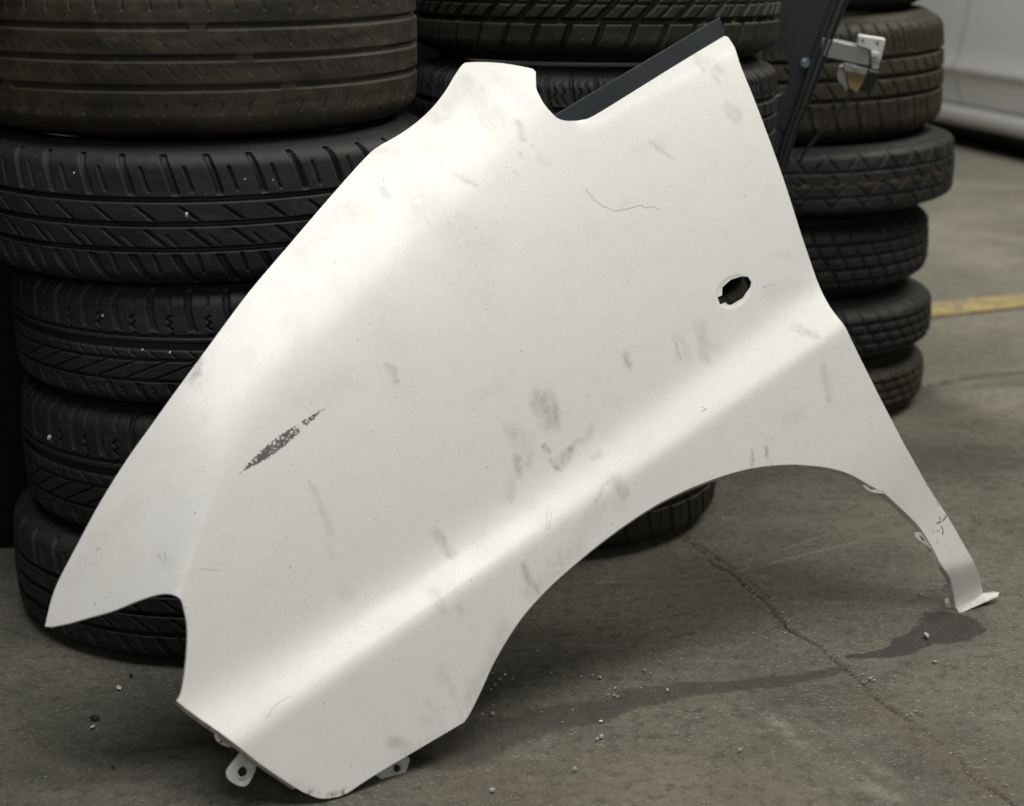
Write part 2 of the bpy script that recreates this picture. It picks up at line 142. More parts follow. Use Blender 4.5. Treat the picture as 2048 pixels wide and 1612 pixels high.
# ------------------------------------------------------------------ helpers
def tag(o, label=None, cat=None, group=None, kind=None):
    if label: o['label'] = label
    if cat: o['category'] = cat
    if group: o['group'] = group
    if kind: o['kind'] = kind
    return o
def empty(name, loc, rz=0, label=None, cat=None, group=None):
    o = bpy.data.objects.new(name, None); COL.objects.link(o); o.location = loc; o.rotation_euler = (0, 0, rz)
    o.empty_display_size = .05
    return tag(o, label, cat, group)
def mesh_obj(name, me, mat, parent=None):
    o = bpy.data.objects.new(name, me); COL.objects.link(o)
    if mat and not me.materials: me.materials.append(mat)
    if parent:
        o.parent = parent
        o.matrix_parent_inverse = Matrix.Translation(-parent.location) if not any(parent.rotation_euler) else parent.matrix_basis.inverted()
    return o
def np_mesh(name, verts, quads=None, tris=None, smooth=True):
    me = bpy.data.meshes.new(name); v = np.asarray(verts, np.float32).reshape(-1, 3)
    q = np.asarray(quads if quads is not None else np.zeros((0, 4)), np.int32).reshape(-1, 4)
    t = np.asarray(tris if tris is not None else np.zeros((0, 3)), np.int32).reshape(-1, 3)
    me.vertices.add(len(v)); me.vertices.foreach_set('co', v.ravel())
    me.loops.add(q.size + t.size); me.polygons.add(len(q) + len(t))
    me.loops.foreach_set('vertex_index', np.concatenate([q.ravel(), t.ravel()]))
    me.polygons.foreach_set('loop_start', np.concatenate([np.arange(len(q)) * 4, q.size + np.arange(len(t)) * 3]).astype(np.int32))
    me.update(calc_edges=True); me.validate()
    me.polygons.foreach_set('use_smooth', np.full(len(me.polygons), smooth))
    return me
def bm_mesh(name, bm, smooth=False):
    me = bpy.data.meshes.new(name); bmesh.ops.recalc_face_normals(bm, faces=bm.faces); bm.to_mesh(me); bm.free()
    if smooth: me.polygons.foreach_set('use_smooth', np.full(len(me.polygons), True))
    return me
def attr(me, name, vals):
    a = me.attributes.new(name, 'FLOAT', 'POINT'); a.data.foreach_set('value', np.asarray(vals, np.float32))
def bevel(bm, w, seg=2):
    bmesh.ops.bevel(bm, geom=[e for e in bm.edges if len(e.link_faces) == 2 and e.calc_face_angle(0) > .5], offset=w, segments=seg, affect='EDGES', profile=.5)
def slab(pts, off, hole=None, bev=0.0):
    """closed plate: outline pts (3D), extruded by vector off; optional hole outline"""
    bm = bmesh.new(); off = Vector(off)
    P = [Vector(p) for p in pts]
    if hole is None:
        f = bm.faces.new([bm.verts.new(p) for p in P])
        r = bmesh.ops.extrude_face_region(bm, geom=[f])
        bmesh.ops.translate(bm, vec=off, verts=[g for g in r['geom'] if isinstance(g, bmesh.types.BMVert)])
    else:
        Hh = [Vector(p) for p in hole]
        a = [bm.verts.new(p) for p in P]; b = [bm.verts.new(p) for p in Hh]
        ed = [bm.edges.new((a[i], a[i - 1])) for i in range(len(a))] + [bm.edges.new((b[i], b[i - 1])) for i in range(len(b))]
        r = bmesh.ops.triangle_fill(bm, use_beauty=True, use_dissolve=False, edges=ed)
        r = bmesh.ops.extrude_face_region(bm, geom=list(bm.faces))
        bmesh.ops.translate(bm, vec=off, verts=[g for g in r['geom'] if isinstance(g, bmesh.types.BMVert)])
    if bev: bevel(bm, bev)
    return bm
def box_bm(c, ax, ay, az, bev=0.0, seg=2):
    """box from centre and three half-axis vectors"""
    bm = bmesh.new(); c, ax, ay, az = map(Vector, (c, ax, ay, az)); vs = {}
    for i in (-1, 1):
        for j in (-1, 1):
            for k in (-1, 1): vs[i, j, k] = bm.verts.new(c + ax * i + ay * j + az * k)
    for q in (((-1,-1,-1),(-1,1,-1),(1,1,-1),(1,-1,-1)), ((-1,-1,1),(1,-1,1),(1,1,1),(-1,1,1)), ((-1,-1,-1),(1,-1,-1),(1,-1,1),(-1,-1,1)),
              ((-1,1,-1),(-1,1,1),(1,1,1),(1,1,-1)), ((-1,-1,-1),(-1,-1,1),(-1,1,1),(-1,1,-1)), ((1,-1,-1),(1,1,-1),(1,1,1),(1,-1,1))):
        bm.faces.new([vs[t] for t in q])
    if bev: bevel(bm, bev, seg)
    return bm
def disc_bm(c, n, r, h, seg=20, r2=None):
    bm = bmesh.new(); q = Vector(n).to_track_quat('Z', 'Y').to_matrix().to_4x4(); q.translation = Vector(c)
    bmesh.ops.create_cone(bm, cap_ends=True, segments=seg, radius1=r, radius2=r if r2 is None else r2, depth=h, matrix=q)
    return bm
def tube_mesh(name, pts, r, seg=10):
    P = np.array(pts, float); n = len(P); T = np.gradient(P, axis=0); T /= np.linalg.norm(T, axis=1, keepdims=True)
    a = np.cross(T, (0.3, .2, .9)); a /= np.linalg.norm(a, axis=1, keepdims=True); b = np.cross(T, a)
    th = np.arange(seg) / seg * 2 * np.pi
    V = P[:, None] + r * (a[:, None] * np.cos(th)[None, :, None] + b[:, None] * np.sin(th)[None, :, None])
    i, j = np.meshgrid(np.arange(n - 1), np.arange(seg), indexing='ij'); k = (j + 1) % seg
    q = np.stack([i * seg + j, i * seg + k, (i + 1) * seg + k, (i + 1) * seg + j], -1).reshape(-1, 4)
    return np_mesh(name, V.reshape(-1, 3), q)
def catmull(P, n=6):
    P = np.array(P, float); Q = np.vstack([2 * P[0] - P[1], P, 2 * P[-1] - P[-2]]); out = []
    for i in range(1, len(Q) - 2):
        t = np.arange(n)[:, None] / n; a, b, c, d = Q[i - 1], Q[i], Q[i + 1], Q[i + 2]
        out.append(.5 * (2 * b + (c - a) * t + (2 * a - 5 * b + 4 * c - d) * t ** 2 + (3 * b - a - 3 * c + d) * t ** 3))
    return np.vstack(out + [P[-1:]])
def seg_dist(x, y, a, b):
    dx, dy = b[0] - a[0], b[1] - a[1]; L = dx * dx + dy * dy + 1e-12
    t = np.clip(((x - a[0]) * dx + (y - a[1]) * dy) / L, 0, 1)
    return np.hypot(x - a[0] - t * dx, y - a[1] - t * dy), t
def vnoise(x, y, sc, seed=0, octv=3):
    """cheap value noise on arrays, about -1..1"""
    g = np.random.default_rng(seed); tot = 0; amp = 1; nrm = 0
    for o in range(octv):
        T = g.uniform(-1, 1, (64, 64)); X = np.asarray(x) * sc; Y = np.asarray(y) * sc
        i = np.floor(X).astype(int); j = np.floor(Y).astype(int); fx = X - i; fy = Y - j
        fx = fx * fx * (3 - 2 * fx); fy = fy * fy * (3 - 2 * fy)
        f = lambda p, q: T[p % 64, q % 64]
        tot = tot + amp * ((f(i, j) * (1 - fx) + f(i + 1, j) * fx) * (1 - fy) + (f(i, j + 1) * (1 - fx) + f(i + 1, j + 1) * fx) * fy)
        nrm += amp; amp *= .5; sc *= 2.03
    return tot / nrm

# ------------------------------------------------------------------ material node helpers
class NT:
    def __init__(s, name):
        s.m = bpy.data.materials.new(name); s.m.use_nodes = True; s.t = s.m.node_tree; s.n = s.t.nodes
        s.b = s.n['Principled BSDF']; s.geo = None
    def new(s, t, **k):
        n = s.n.new(t)
        for a, v in k.items(): setattr(n, a, v)
        return n
    def put(s, sock, v):
        if isinstance(v, bpy.types.NodeSocket): s.t.links.new(v, sock)
        elif v is not None: sock.default_value = v if not isinstance(v, tuple) or len(v) != 3 or sock.type != 'RGBA' else (*v, 1)
    def math(s, op, a, b=None, c=None, clamp=False):
        n = s.new('ShaderNodeMath', operation=op, use_clamp=clamp); s.put(n.inputs[0], a); s.put(n.inputs[1], b); s.put(n.inputs[2], c); return n.outputs[0]
    def vm(s, op, a, b=None):
        n = s.new('ShaderNodeVectorMath', operation=op); s.put(n.inputs[0], a); s.put(n.inputs[1], b); return n.outputs['Value'] if op in ('LENGTH', 'DISTANCE', 'DOT_PRODUCT') else n.outputs[0]
    def mix(s, f, a, b, mode='MIX'):
        n = s.new('ShaderNodeMix', data_type='RGBA', blend_type=mode); s.put(n.inputs[0], f); s.put(n.inputs[6], a); s.put(n.inputs[7], b); return n.outputs[2]
    def ramp(s, v, lo, hi, a=0.0, b=1.0, smooth=True):
        n = s.new('ShaderNodeMapRange', interpolation_type='SMOOTHSTEP' if smooth else 'LINEAR'); s.put(n.inputs[0], v); s.put(n.inputs[1], lo); s.put(n.inputs[2], hi); s.put(n.inputs[3], a); s.put(n.inputs[4], b); return n.outputs[0]
    def coord(s, which='Object'): return s.new('ShaderNodeTexCoord').outputs[which]
    def pos(s): return s.new('ShaderNodeNewGeometry').outputs['Position']
    def noise(s, vec, scale, detail=4, rough=.55, dist=0.0):
        n = s.new('ShaderNodeTexNoise'); s.put(n.inputs['Vector'], vec); n.inputs['Scale'].default_value = scale; n.inputs['Detail'].default_value = detail; n.inputs['Roughness'].default_value = rough; n.inputs['Distortion'].default_value = dist; return n.outputs[0]
    def noisec(s, vec, scale, detail=2):
        n = s.new('ShaderNodeTexNoise'); s.put(n.inputs['Vector'], vec); n.inputs['Scale'].default_value = scale; n.inputs['Detail'].default_value = detail; return n.outputs[1]
    def voro(s, vec, scale, feature='F1', out=0):
        n = s.new('ShaderNodeTexVoronoi', feature=feature); s.put(n.inputs['Vector'], vec); n.inputs['Scale'].default_value = scale; return n.outputs[out]
    def scale(s, vec, v, rot=(0, 0, 0)):
        n = s.new('ShaderNodeMapping'); s.put(n.inputs[0], vec); n.inputs[3].default_value = v; n.inputs[2].default_value = rot; return n.outputs[0]
    def attr(s, name): return s.new('ShaderNodeAttribute', attribute_name=name).outputs['Fac']
    def bump(s, h, strength, dist):
        n = s.new('ShaderNodeBump'); s.put(n.inputs['Height'], h); n.inputs['Strength'].default_value = strength; n.inputs['Distance'].default_value = dist; return n.outputs[0]
    def out(s, col=None, rough=None, nrm=None, metal=None, spec=None, **k):
        s.put(s.b.inputs['Base Color'], col); s.put(s.b.inputs['Roughness'], rough); s.put(s.b.inputs['Normal'], nrm); s.put(s.b.inputs['Metallic'], metal); s.put(s.b.inputs['Specular IOR Level'], spec)
        for a, v in k.items(): s.put(s.b.inputs[a.replace('_', ' ')], v)
        return s.m

def mat_simple(name, col, rough, metal=0.0, grime=.25, sc=40, bump=.15, spec=.5):
    t = NT(name); p = t.coord(); n = t.noise(p, sc, 5); f = t.ramp(n, .35, .75)
    c = t.mix(t.math('MULTIPLY', f, grime), col, tuple(x * .35 for x in col))
    r = t.math('ADD', rough, t.math('MULTIPLY', t.math('SUBTRACT', n, .5), .25))
    return t.out(c, r, t.bump(t.noise(p, sc * 8, 3), bump, .001), metal, spec)

def mat_rubber(name, base, dust, amount, seed):
    t = NT(name); p = t.vm('ADD', t.coord(), (seed * 3.1, seed * 1.7, seed * .9))
    big = t.noise(p, 5, 5, .6); fine = t.noise(p, 60, 5, .65); st = t.noise(t.scale(p, (9, 9, 70)), 1, 4)
    d = t.math('MULTIPLY', t.ramp(t.math('ADD', t.math('MULTIPLY', big, .55), t.math('MULTIPLY', st, .45)), .34, .68), amount)
    d = t.math('MULTIPLY', d, t.ramp(fine, .25, .7, .45, 1))
    g = t.attr('groove')
    d2 = t.math('MULTIPLY', d, t.ramp(g, .2, .8, 1, .75))
    c = t.mix(d2, base, dust)
    c = t.mix(t.math('MULTIPLY', t.ramp(t.noise(p, 24, 6, .75), .52, .72), .45 * amount), c, tuple(x * 1.7 for x in dust))
    c = t.mix(t.ramp(t.voro(p, 55), .03, .075, .35, 0), c, (.30, .28, .24))
    r = t.math('ADD', .56, t.math('MULTIPLY', d, .25))
    h = t.math('ADD', t.math('MULTIPLY', fine, .6), t.math('MULTIPLY', t.noise(p, 260, 2), .4))
    return t.out(c, r, t.bump(h, .34, .0012), 0, .30)

def mat_fender():
    t = NT('worn_white_paint'); uv = t.new('ShaderNodeUVMap', uv_map='flat').outputs[0]
    nz = t.noise(uv, 28, 6, .65); nf = t.noise(uv, 150, 4, .7); nvf = t.noise(uv, 520, 2, .7)
    warm = t.noise(uv, 3.5, 4, .6)
    c = t.mix(t.ramp(warm, .3, .72), (.745, .742, .715), (.765, .752, .705))
    # film of dust
    film = t.math('MULTIPLY', t.ramp(nz, .42, .78), t.ramp(nf, .3, .75, .3, 1))
    c = t.mix(t.math('MULTIPLY', film, .20), c, (.36, .34, .29))
    # smears held as mesh attributes, broken up by grain
    streak = t.noise(t.scale(uv, (150, 22, 1), (0, 0, .42)), 1, 5, .7)
    blot = t.noise(uv, 75, 5, .75, .6)
    grain = t.ramp(t.math('ADD', t.math('MULTIPLY', streak, .45), t.math('MULTIPLY', blot, .55)), .34, .64, .22, 1.2)
    gy = t.math('MULTIPLY', t.attr('grey'), grain, clamp=True); br = t.math('MULTIPLY', t.attr('brown'), grain, clamp=True)
    c = t.mix(gy, c, (.235, .218, .188)); c = t.mix(br, c, (.24, .185, .145))
    run = t.math('MULTIPLY', t.ramp(streak, .56, .80), t.ramp(t.noise(uv, 5, 3), .46, .66))
    c = t.mix(t.math('MULTIPLY', run, .22), c, (.33, .30, .25))
    # sprayed dots and fine grit
    vr = t.new('ShaderNodeTexVoronoi'); t.put(vr.inputs['Vector'], uv); vr.inputs['Scale'].default_value = 62
    rnd = t.vm('DOT_PRODUCT', vr.outputs['Color'], (1, 0, 0))
    dots = t.math('MULTIPLY', t.ramp(vr.outputs['Distance'], .035, .075, 1, 0), t.math('GREATER_THAN', rnd, .74))
    v2 = t.new('ShaderNodeTexVoronoi'); t.put(v2.inputs['Vector'], uv); v2.inputs['Scale'].default_value = 260
    rnd2 = t.vm('DOT_PRODUCT', v2.outputs['Color'], (0, 1, 0))
    zone = t.ramp(t.noise(uv, 7, 3), .42, .66, .5, .93)
    grit = t.math('MULTIPLY', t.ramp(v2.outputs['Distance'], .12, .25, 1, 0), t.math('GREATER_THAN', rnd2, t.math('SUBTRACT', 1.35, zone)))
    c = t.mix(t.math('MULTIPLY', dots, .75), c, (.13, .11, .09))
    c = t.mix(t.math('MULTIPLY', grit, .38), c, (.22, .20, .16))
    # thin scratches
    wob = t.vm('ADD', uv, t.vm('MULTIPLY', t.vm('SUBTRACT', t.noisec(uv, 160), (.5, .5, .5)), (.0022, .0022, 0)))
    def seg(a, b, w):
        d = (b[0] - a[0], b[1] - a[1]); L = max(math.hypot(*d), 1e-5); e = (d[0] / L, d[1] / L, 0)
        q = t.vm('SUBTRACT', wob, (a[0], a[1], 0)); s = t.math('MINIMUM', t.math('MAXIMUM', t.vm('DOT_PRODUCT', q, e), 0), L)
        n = t.new('ShaderNodeVectorMath', operation='SCALE'); n.inputs[0].default_value = e; t.put(n.inputs['Scale'], s)
        return t.ramp(t.vm('DISTANCE', q, n.outputs[0]), w * .45, w * 1.1, 1, 0)
    dark = brn = None
    for x0, y0, x1, y1, w, s, k in SCR:
        m = t.math('MULTIPLY', seg((x0, y0), (x1, y1), w), s)
        if k: brn = m if brn is None else t.math('MAXIMUM', brn, m)
        else: dark = m if dark is None else t.math('MAXIMUM', dark, m)
    c = t.mix(dark, c, (.10, .09, .08)); c = t.mix(brn, c, (.07, .035, .025))
    # the long grey scuff where the paint is rubbed through
    a, b = SCUFF; L = math.dist(a, b); e = ((b[0] - a[0]) / L, (b[1] - a[1]) / L, 0)
    q = t.vm('SUBTRACT', uv, (a[0], a[1], 0)); s = t.math('DIVIDE', t.vm('DOT_PRODUCT', q, e), L); n = t.math('ABSOLUTE', t.vm('DOT_PRODUCT', q, (-e[1], e[0], 0)))
    half = t.math('MULTIPLY', t.math('MULTIPLY', s, t.math('SUBTRACT', 1, s)), t.ramp(s, .3, 1, .030, .016, False))
    body = t.math('MULTIPLY', t.math('SUBTRACT', half, t.math('ADD', n, t.math('MULTIPLY', t.math('SUBTRACT', t.noise(uv, 420, 2), .5), .007))), 1100, clamp=True)
    cx = t.new('ShaderNodeCombineXYZ'); t.put(cx.inputs[0], t.math('MULTIPLY', s, L * .42)); t.put(cx.inputs[1], t.vm('DOT_PRODUCT', q, (-e[1], e[0], 0)))
    veins = t.voro(t.vm('ADD', cx.outputs[0], t.vm('MULTIPLY', t.noisec(uv, 300), (.003, .003, 0))), 300, 'DISTANCE_TO_EDGE')
    body = t.math('MULTIPLY', body, t.ramp(t.math('ADD', veins, t.math('MULTIPLY', t.math('SUBTRACT', t.noise(uv, 110, 2), .5), .5)), .15, .28, 1, .08))
    gap = t.ramp(t.math('ABSOLUTE', t.math('SUBTRACT', s, .70)), .02, .045, .12, 1)
    c = t.mix(t.math('MULTIPLY', t.math('MULTIPLY', body, gap), .95), c, (.085, .070, .070))
    # rust creeping from the lower edge
    rs = t.math('MULTIPLY', t.attr('rust'), t.ramp(t.noise(uv, 90, 4, .7), .48, .60), clamp=True)
    c = t.mix(rs, c, (.20, .085, .035))
    rough = t.math('ADD', .36, t.math('MULTIPLY', t.math('ADD', gy, film), .28))
    rough = t.math('ADD', rough, t.math('MULTIPLY', body, .2))
    hh = t.math('ADD', t.math('MULTIPLY', nvf, .35), t.math('ADD', t.math('MULTIPLY', t.noise(uv, 9, 2), 5), t.math('MULTIPLY', nf, .35)))
    return t.out(c, rough, t.bump(hh, .16, .0011), 0, .45, Coat_Weight=.55, Coat_Roughness=.17)

def mat_floor():
    t = NT('oily_concrete'); p = t.pos(); n1 = t.noise(p, 1.6, 5, .6); n2 = t.noise(p, 7, 6, .62); n3 = t.noise(p, 55, 5, .7); n4 = t.noise(p, 260, 4, .75); n5 = t.noise(t.scale(p, (1, 2.2, 1), (0, 0, .25)), 150, 3, .7)
    st = t.noise(t.scale(p, (6, 38, 1), (0, 0, .5)), 1, 5, .6)
    c = t.mix(t.ramp(n1, .35, .68), (.098, .096, .074), (.170, .160, .128))
    c = t.mix(t.ramp(n2, .42, .72, 0, .6), c, (.072, .072, .055))
    c = t.mix(t.ramp(st, .52, .74, 0, .30), c, (.27, .25, .21))
    c = t.mix(t.ramp(n3, .46, .70, 0, .68), c, (.042, .039, .030))
    c = t.mix(t.ramp(n4, .30, .46, .75, 0), c, (.045, .041, .033))
    c = t.mix(t.ramp(n5, .56, .72, 0, .75), c, (.36, .335, .28))
    brown = t.math('MULTIPLY', t.attr('brown'), t.ramp(n2, .25, .7, .4, 1)); c = t.mix(brown, c, (.150, .115, .082))
    pale = t.math('MULTIPLY', t.attr('pale'), t.ramp(t.math('ADD', t.math('MULTIPLY', n3, .6), t.math('MULTIPLY', n2, .4)), .44, .60)); c = t.mix(pale, c, (.40, .37, .31))
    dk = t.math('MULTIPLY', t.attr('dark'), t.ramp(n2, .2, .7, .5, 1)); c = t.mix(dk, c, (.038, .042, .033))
    wet = t.ramp(t.math('ADD', t.attr('stain'), t.math('MULTIPLY', t.math('SUBTRACT', t.math('ADD', t.math('MULTIPLY', n3, .6), t.math('MULTIPLY', n2, .4)), .5), 1.9)), .10, 1.0, 0, .70); c = t.mix(wet, c, (.042, .037, .032))
    w2 = t.ramp(t.math('ADD', t.attr('wet'), t.math('MULTIPLY', t.math('SUBTRACT', t.noise(p, 34, 5, .65), .5), 2.2)), .32, .62, 0, .85); c = t.mix(w2, c, (.028, .025, .022))
    ck = t.attr('crack'); c = t.mix(t.math('MULTIPLY', ck, t.ramp(n3, .3, .6, .55, 1)), c, (.025, .021, .016))
    spk = t.voro(p, 190); c = t.mix(t.math('MULTIPLY', t.ramp(spk, .06, .16, .75, 0), t.ramp(t.noise(p, 18, 2), .42, .56)), c, (.50, .475, .42))
    rough = t.math('SUBTRACT', .86, t.math('MULTIPLY', w2, .22))
    h = t.math('ADD', t.math('MULTIPLY', n3, .5), t.math('ADD', t.math('MULTIPLY', n4, .4), t.math('MULTIPLY', n5, .3)))
    return t.out(c, rough, t.bump(h, .8, .004), 0, .35)

M = {}
M['floor'] = mat_floor(); M['paint'] = mat_fender()
M['steel_white'] = mat_simple('flange_paint', (.60, .585, .54), .45, 0, .45, 60)
M['rusty'] = mat_simple('chipped_primer', (.52, .47, .42), .6, 0, .7, 110)
M['tab'] = mat_simple('greyed_paint', (.50, .51, .48), .42, 0, .35, 90)
M['trim'] = mat_simple('black_trim', (.024, .029, .033), .33, 0, .2, 25, .05)
M['panel'] = mat_simple('grey_moulding', (.030, .035, .037), .5, 0, .3, 12, .1)
M['rail'] = mat_simple('rubber_seal', (.034, .037, .036), .55, 0, .3, 30, .1)
M['zinc'] = mat_simple('galvanised', (.50, .53, .54), .38, .85, .3, 60)
M['clip'] = mat_simple('white_nylon', (.60, .61, .58), .4, 0, .25, 60)
M['tan'] = mat_simple('tan_nylon', (.34, .235, .10), .45, 0, .4, 80)
M['black'] = mat_simple('black_plastic', (.012, .012, .013), .45, 0, .2, 60)
M['bolt'] = mat_simple('blue_zinc', (.35, .48, .62), .22, .9, .15, 90)
M['void'] = mat_simple('underbody', (.010, .010, .010), .9, 0, .2, 10)
M['silver'] = mat_simple('silver_metallic', (.55, .55, .54), .18, .62, .0, 3, .0)
M['yellow'] = None
t_ = NT('worn_yellow_paint'); p_ = t_.pos(); n_ = t_.noise(p_, 22, 5, .7)
M['yellow'] = t_.out(t_.mix(t_.ramp(n_, .44, .58), (.28, .215, .075), (.15, .13, .085)), .8, t_.bump(n_, .4, .003), 0, .3)
t_ = NT('tinted_glass'); M['glass'] = t_.out((.74, .93, .88), .06, None, 0, .6, Transmission_Weight=.55, IOR=1.5)
M['flake'] = mat_simple('white_flake', (.62, .61, .57), .55); M['stone'] = mat_simple('pale_stone', (.42, .39, .32), .8, 0, .4, 120); M['dirt'] = mat_simple('black_crumb', (.02, .018, .015), .8)

# ================================================================== the floor
def build_floor():
    xs = np.concatenate([np.linspace(-9, -.8, 26)[:-1], np.arange(-.8, .95, .004), np.arange(.95, 1.7, .012), np.linspace(1.7, 9, 30)])
    ys = np.concatenate([np.linspace(-4, 1.6, 20)[:-1], np.arange(1.6, 2.7, .004), np.arange(2.7, 4.6, .014), np.linspace(4.6, 16, 40)])
    X, Y = np.meshgrid(xs, ys); x, y = X.ravel(), Y.ravel()
    z = .0012 * vnoise(x, y, 3, 1) + .0007 * vnoise(x, y, 30, 2)
    wx = x + .0035 * vnoise(x, y, 40, 3, 3); wy = y + .0035 * vnoise(x, y, 40, 4, 3)
    ck = np.zeros_like(x)
    for L, w in zip(CRACK, (.0029, .0024, .012)):
        d = np.full_like(x, 9.)
        for a, b in zip(L, L[1:]): d = np.minimum(d, seg_dist(wx, wy, a, b)[0])
        ck = np.maximum(ck, (1 - sst(d, w * .35, w * 1.25)) * (.55 + .45 * np.clip(vnoise(x, y, 22, 5) * 2 + .5, 0, 1)))
        z += .0025 * np.exp(-(d / .016) ** 2) * (vnoise(x, y, 60, 8) + .3)
    z -= .005 * ck
    sx = x + .022 * vnoise(x, y, 9, 41, 4); sy = y + .034 * vnoise(x, y, 9, 42, 4)
    def poly(P):
        s = np.zeros_like(x)
        for a, b in zip(P, P[1:]):
            d, t = seg_dist(sx, sy, a, b); r = a[2] + (b[2] - a[2]) * t
            s = np.maximum(s, 1 - sst(d / r, .45, 1.25))
        return s
    def blobs(L):
        s = np.zeros_like(x)
        for x0, y0, x1, y1, w, k in L:
            d, t = seg_dist(x, y, (x0, y0), (x1, y1)); s = np.maximum(s, k * np.exp(-(d / w) ** 2))
        return s
    nx, ny = len(xs), len(ys); i, j = np.meshgrid(np.arange(ny - 1), np.arange(nx - 1), indexing='ij')
    q = np.stack([i * nx + j, i * nx + j + 1, (i + 1) * nx + j + 1, (i + 1) * nx + j], -1).reshape(-1, 4)
    me = np_mesh('floor', np.stack([x, y, z - .0015], -1), q)
    attr(me, 'crack', ck); attr(me, 'stain', poly(BAND)); attr(me, 'wet', poly(WET)); attr(me, 'pale', blobs(PALE)); attr(me, 'brown', blobs(BROWN)); attr(me, 'dark', blobs(DARKF))
    tag(mesh_obj('floor', me, M['floor']), kind='structure')
build_floor()
def build_line():
    P = np.array(YEL); n = len(P) // 2; lo = catmull(P[:n], 14); hi = catmull(P[n:][::-1], 14)
    lo[:, 1] += .006 * vnoise(lo[:, 0], lo[:, 1], 30, 21); hi[:, 1] += .006 * vnoise(hi[:, 0], hi[:, 1], 30, 22)
    V = [(*p, .003) for p in lo] + [(*p, .003) for p in hi]; m = len(lo)
    q = [(i, i + 1, m + i + 1, m + i) for i in range(m - 1)]
    tag(mesh_obj('painted_line', np_mesh('painted_line', V, q, smooth=False), M['yellow']), kind='structure')
build_line()
def build_shade_backing():  # added near-black sheets standing in for the unlit dark behind the stacks
    bm = box_bm((-1.902, 2.625, 1.3), (1.2, 0, 0), (0, .06, 0), (0, 0, 1.3)); b2 = bpy.data.meshes.new('tmp'); q = box_bm((-.34, 3.2, 1.3), (.40, 0, 0), (0, .06, 0), (0, 0, 1.3)); q.to_mesh(b2); q.free(); bm.from_mesh(b2)
    q = box_bm((-.682, 2.912, 1.3), (.020, 0, 0), (0, .227, 0), (0, 0, 1.299)); q.to_mesh(b2); q.free(); bm.from_mesh(b2); bpy.data.meshes.remove(b2)
    tag(mesh_obj('shade_backing', bm_mesh('shade_backing', bm), mat_simple('unlit_black', (.006, .006, .006), .95, 0, .25, 40, .15, .1)), kind='structure')
build_shade_backing()

# ================================================================== tyres
def slot(a, x, pitch, ph, x0, x1, w, slant=0.0, curve=0.0, depth=1.0, zig=0.0, soft=.0011):
    xm = (x - x0) / (x1 - x0)
    aa = a - ph - slant * xm - curve * xm * xm
    if zig: aa = aa - zig * (np.abs(((xm * 4) % 2) - 1) - .5)
    d = np.abs((aa + pitch / 2) % pitch - pitch / 2)
    lo, hi = min(x0, x1), max(x0, x1)
    return depth * (1 - sst(d, w / 2 - soft * .5, w / 2 + soft)) * sst(x, lo - .015, lo + .015) * (1 - sst(x, hi - .015, hi + .015))
def circ(x, xc, w, tw, depth=1.0, bump=None):
    hw = w / tw
    return depth * (1 - sst(np.abs(x - xc), hw - .014, hw + .014))
def pat_worn(a, x, tw):
    D = [circ(x, c, .0075, tw, .8) * (1 - .75 * slot(a, x, .38, .02 + k * .055, -1, 1, .022)) for k, c in enumerate((.42, .02, -.36))]
    D += [slot(a, x, .034, 0, .62, .80, .0022, -.003, 0, .55), slot(a, x, .034, .01, -.70, -.56, .0022, .003, 0, .4)]
    D += [slot(a, x, .031, .004, .26, .14, .0014, .012, 0, .2), slot(a, x, .031, .012, -.08, -.22, .0014, .012, 0, .22)]
    return np.max(D, 0)
def pat_slots(a, x, tw):
    D = [circ(x, c, .0055, tw, .85) for c in (.30, -.06, -.44)]
    D += [slot(a, x, .054, 0, .94, .38, .0075, .020, -.004, 1), slot(a, x, .054, .027, .78, .42, .0022, .010, 0, .7)]
    D += [slot(a, x, .054, .02, .20, .00, .0034, .022, 0, .75), slot(a, x, .054, .03, -.14, -.38, .0042, .024, 0, .75), slot(a, x, .054, .055, -.22, -.38, .0018, .014, 0, .5)]
    D += [slot(a, x, .054, .012, -.52, -.96, .0095, .014, .010, 1), slot(a, x, .054, .038, -.50, -.80, .0022, .008, 0, .7)]
    return np.max(D, 0)
def pat_arrow(a, x, tw):
    D = [circ(x, .08, .010, tw, .75), circ(x, .25, .003, tw, .55), circ(x, -.16, .0032, tw, .5), circ(x, -.52, .003, tw, .7)]
    D += [slot(a, x, .049, 0, .97, .34, .0075, -.004, .010, 1), slot(a, x, .049, .0245, .60, .36, .0022, .002, 0, .8, .006), slot(a, x, .049, .0245, .95, .74, .002, .001, 0, .6)]
    D += [slot(a, x, .0245, .004, .30, .24, .003, 0, 0, .7), slot(a, x, .026, 0, .02, -.13, .002, .014, 0, .45)]
    D += [slot(a, x, .040, 0, -.18, -.50, .0030, -.058, 0, .85), slot(a, x, .043, .01, -.58, -.97, .0075, .010, .006, 1), slot(a, x, .043, .03, -.64, -.78, .002, .002, 0, .6, .004)]
    return np.max(D, 0)
def pat_winter(a, x, tw):
    D = [circ(x, c, .007, tw, 1) for c in (-.46,)]
    D += [slot(a, x, .058, 0, .95, -.44, .011, -.095, -.020, 1), slot(a, x, .058, .029, .95, -.44, .004, -.095, -.020, .6), circ(x, .0, .003, tw, .5), circ(x, .45, .006, tw, .8), circ(x, -.2, .0025, tw, .45)]
    D += [slot(a, x, .047, .01, -.48, -1.02, .0075, -.010, -.012, 1)]
    return np.max(D, 0)
